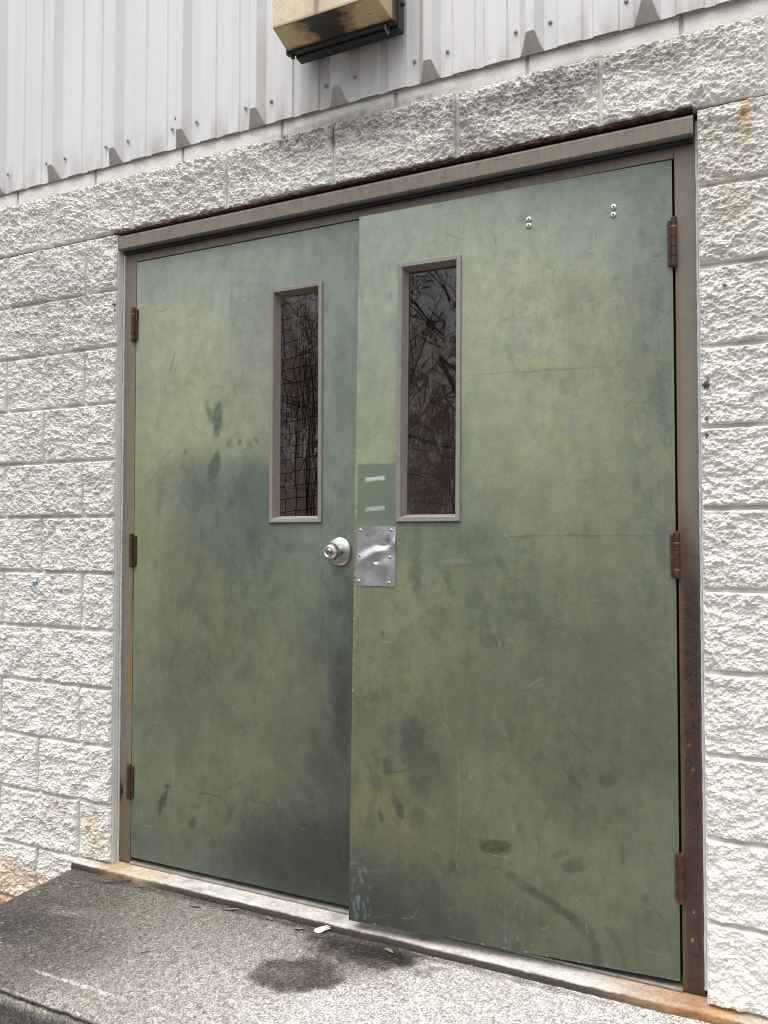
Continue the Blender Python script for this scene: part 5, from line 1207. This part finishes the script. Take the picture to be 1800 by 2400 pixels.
# ------------------------------------------------------------------ inside, seen through the panes
IX = -0.35
inner = thing('interior_wall', 'brown painted block wall inside, seen through the door windows', 'wall')
bm = bmesh.new(); add_box(bm, IX - 0.1, IX - 0.004, 0.24, 7.0, -0.02, 3.0); link('mortar', bm_mesh('mortar', bm), M['brown_joint'], inner)
ib = box_mesh('block', -0.004 - 0.05, 0.0, 0.003, 2 * CO - 0.003, 0.003, CO - 0.003, bevel=0.003)
for k in range(3, 14):
    for j in range(16):
        y = 0.26 + j * 2 * CO + (CO if k % 2 else 0.0)
        o = link('block', ib, M['brown'], inner); o.location = (IX, y, k * CO)
link('conduit_rail', box_mesh('conduit_rail', IX + 0.001, IX + 0.02, 0.3, 6.6, 1.905, 1.925), M['brown_joint'], inner)
def room():
    bm = bmesh.new()
    add_box(bm, -0.5, 3.6, 0.2, 7.0, -0.06, -0.02)                       # floor
    o = link('floor', bm_mesh('floor', bm), M['room']); o['kind'] = 'structure'
    bm = bmesh.new(); add_box(bm, -0.5, 3.7, 0.08, 0.45, 3.0, 3.06); add_box(bm, -0.5, 3.7, 2.6, 7.1, 3.0, 3.06); add_box(bm, -0.5, 0.3, 0.45, 2.6, 3.0, 3.06); add_box(bm, 3.2, 3.7, 0.45, 2.6, 3.0, 3.06)   # unseen opening near the front, added to brighten the room
    o = link('ceiling', bm_mesh('ceiling', bm), M['room']); o['kind'] = 'structure'
    bm = bmesh.new(); add_box(bm, 3.5, 3.6, 0.2, 1.2, -0.02, 3.0); add_box(bm, 3.5, 3.6, 6.6, 7.0, -0.02, 3.0); add_box(bm, 3.5, 3.6, 1.2, 6.6, -0.02, 0.7); add_box(bm, 3.5, 3.6, 1.2, 6.6, 2.8, 3.0)  # wide opening added in the unseen side wall to let daylight in
    o = link('wall_side', bm_mesh('wall_side', bm), M['room']); o['kind'] = 'structure'
    bm = bmesh.new(); add_box(bm, -0.5, 3.6, 7.0, 7.1, -0.02, 3.0)
    o = link('wall_back', bm_mesh('wall_back', bm), M['room']); o['kind'] = 'structure'
    bm = bmesh.new()
    add_box(bm, -1.9, -0.012, 0.062, 0.20, -0.27, 4.3); add_box(bm, FW + 0.012, 3.4, 0.062, 0.20, -0.27, 4.3); add_box(bm, -0.012, FW + 0.012, 0.15, 0.20, 2.16, 4.3)
    o = link('wall_core', bm_mesh('wall_core', bm), M['room']); o['kind'] = 'structure'
room()

# sports net hung behind the left pane
def net():
    paths = []; y0 = 0.075
    cell = 0.043
    def warp(x, z):
        up = smooth(1.35, 1.75, z)
        dx = 0.008 * fbm(x * 9, z * 9, 211) + up * 0.030 * fbm(x * 13, z * 8, 212) ; dz = 0.010 * fbm(x * 8, z * 8, 213) + up * 0.035 * fbm(x * 10, z * 12, 214) - 0.10 * (x - 0.7)
        return x + dx, y0 + 0.02 * fbm(x * 8, z * 6, 215) + up * 0.03 * fbm(x * 15, z * 9, 216), z - dz * 0.9
    for gx in np.arange(0.42, 0.95, cell):
        z = np.linspace(1.05, 2.12, 60); x, y, zz = warp(np.full_like(z, gx), z); paths.append((np.stack([x, y, zz], -1), np.full(60, 0.0017)))
    for gz in np.arange(1.02, 2.15, cell):
        x = np.linspace(0.42, 0.95, 40); xx, y, zz = warp(x, np.full_like(x, gz)); paths.append((np.stack([xx, y, zz], -1), np.full(40, 0.0017)))
    for k in range(9):                                # gathered folds hanging down
        z = np.linspace(1.05, 2.12, 60); c = 0.725 + 0.006 * (k - 4)
        x = c - 0.045 * (z - 1.2) + 0.012 * np.interp(z, [1.05, 1.45, 2.1], [0.3, 0.6, 3.0]) * fbm(z * 5 + k, z * 0 + k * 3.1, 217) 
        y = y0 + 0.03 + 0.02 * fbm(z * 6, z * 0 + k, 218); paths.append((np.stack([x, y, z], -1), np.full(60, 0.0015)))
    rr = random.Random(4)
    for k in range(26):                               # slack loops in the upper half
        z0 = rr.uniform(1.5, 2.0); x0 = rr.uniform(0.5, 0.85); t = np.linspace(0, 1, 20); w = rr.uniform(0.02, 0.07); s = rr.uniform(0.03, 0.14)
        P = np.stack([x0 + w * (t - 0.5) * 2, y0 + 0.02 + 0.02 * np.sin(t * 5 + k), z0 - s * (1 - (2 * t - 1) ** 2) + rr.uniform(-0.04, 0.04) * t], -1); paths.append((P, np.full(20, 0.0012)))
    V, F = tube_arrays(paths, 5); c = np.array([0.7, y0, 1.05])
    o = link('sports_net', grid_mesh('sports_net', V - c, F), M['net']); o.location = tuple(c)
    tag(o, 'black knotted net hanging behind the window of the knob door', 'net')
net()

# ------------------------------------------------------------------ bare winter trees across the yard, seen mirrored in the panes
def bare_tree(seed, height):
    rr = random.Random(seed); trunk, limbs = [], []
    def grow(p, d, L, r, depth, out):
        n = 6 if depth < 3 else 3
        pts = [np.array(p)]; d = np.array(d, float)
        for k in range(n):
            d = d + np.array([rr.gauss(0, 0.10), rr.gauss(0, 0.10), rr.gauss(0.02, 0.05)]) * (0.5 if depth == 0 else 1.3); d /= np.linalg.norm(d)
            pts.append(pts[-1] + d * L / n)
        pts = np.array(pts); rad = np.linspace(r, r * (0.45 if depth else 0.35), n + 1); out.append((pts, rad))
        if depth >= 5: return
        m = (9, 6, 5, 4, 3)[depth]
        for k in range(m):
            t = rr.uniform(0.28 if depth == 0 else 0.2, 0.98); i = min(n - 1, int(t * n)); q = pts[i] + (pts[i + 1] - pts[i]) * (t * n - i)
            a = rr.uniform(0, 2 * math.pi); side = np.array([math.cos(a), math.sin(a), rr.uniform(-0.1, 0.6)]); nd = d * rr.uniform(0.3, 0.9) + side * rr.uniform(0.6, 1.0); nd /= np.linalg.norm(nd)
            grow(q, nd, L * rr.uniform(0.38, 0.62) * (1 if depth else 0.75), max(0.006, np.interp(t, [0, 1], [r, r * 0.4]) * rr.uniform(0.4, 0.62)), depth + 1, limbs)
    grow((0, 0, 0), (0.02, 0, 1), height * 0.85, height * 0.017, 0, trunk)
    tv, tf = tube_arrays(trunk, 10); lv, lf = tube_arrays(limbs, 3)
    return grid_mesh('trunk', tv, tf, smooth_shade=True), grid_mesh('crown', lv, lf)
tree_meshes = [bare_tree(11, 11.0), bare_tree(23, 13.0), bare_tree(37, 9.5)]
rt = random.Random(77)
SPOTS = [(1.55 * a, 1.6 * b - 2) for (a, b) in ((-5.2, -10.5), (-3.2, -13.5), (-8.0, -12.0), (-6.3, -15.0), (-10.5, -16.0), (-4.6, -18.5), (-8.8, -19.5), (-12.5, -22.0), (-1.5, -17.0), (1.5, -15.5), (5.0, -19.0), (-15.5, -17.0), (-7.4, -22.5), (9.0, -16.0))]
for i, (x, y) in enumerate(SPOTS):
    a, b = tree_meshes[i % 3]
    t = thing('bare_tree', 'bare winter tree mirrored in the narrow door windows', 'tree', (x, y, -0.28), 'bare trees across the yard')
    t.rotation_euler = (0, 0, rt.uniform(0, 6.28)); s = rt.uniform(0.85, 1.15); t.scale = (s, s, s)
    link('trunk', a, M['bark'], t); link('crown', b, M['bark'], t)
def far_wood():
    rng = np.random.default_rng(5); n = 110000
    cx = rng.uniform(-75, 45, 1200); cy = rng.uniform(-70, -44, 1200); cz = rng.uniform(0.5, 21, 1200) * rng.uniform(0.5, 1, 1200); cr = rng.uniform(0.8, 2.6, 1200)
    k = rng.integers(0, 1200, n); d = rng.normal(size=(n, 3)); d /= np.linalg.norm(d, axis=1)[:, None]; d *= (cr[k] * rng.uniform(0.3, 1, n) ** 0.5)[:, None]
    P = np.stack([cx[k], cy[k], cz[k]], -1) + d; P[:, 2] = np.maximum(P[:, 2], 0.1)
    a = rng.normal(size=(n, 3)); a /= np.linalg.norm(a, axis=1)[:, None]; b = np.cross(a, rng.normal(size=(n, 3))); b /= np.linalg.norm(b, axis=1)[:, None]
    s = rng.uniform(0.25, 0.9, n)[:, None]; a[:, 2] = np.abs(a[:, 2]) * 1.3; w = rng.uniform(0.02, 0.055, n)[:, None]
    V = np.stack([P - a * s, P - b * w, P + a * s, P + b * w], 1).reshape(-1, 3)
    o = link('woodland', grid_mesh('woodland', V, np.arange(4 * n).reshape(-1, 4)), M['evergreen'])
    tag(o, 'far dark twiggy woodland mirrored in the door glass', 'woodland', kind='stuff')
far_wood()
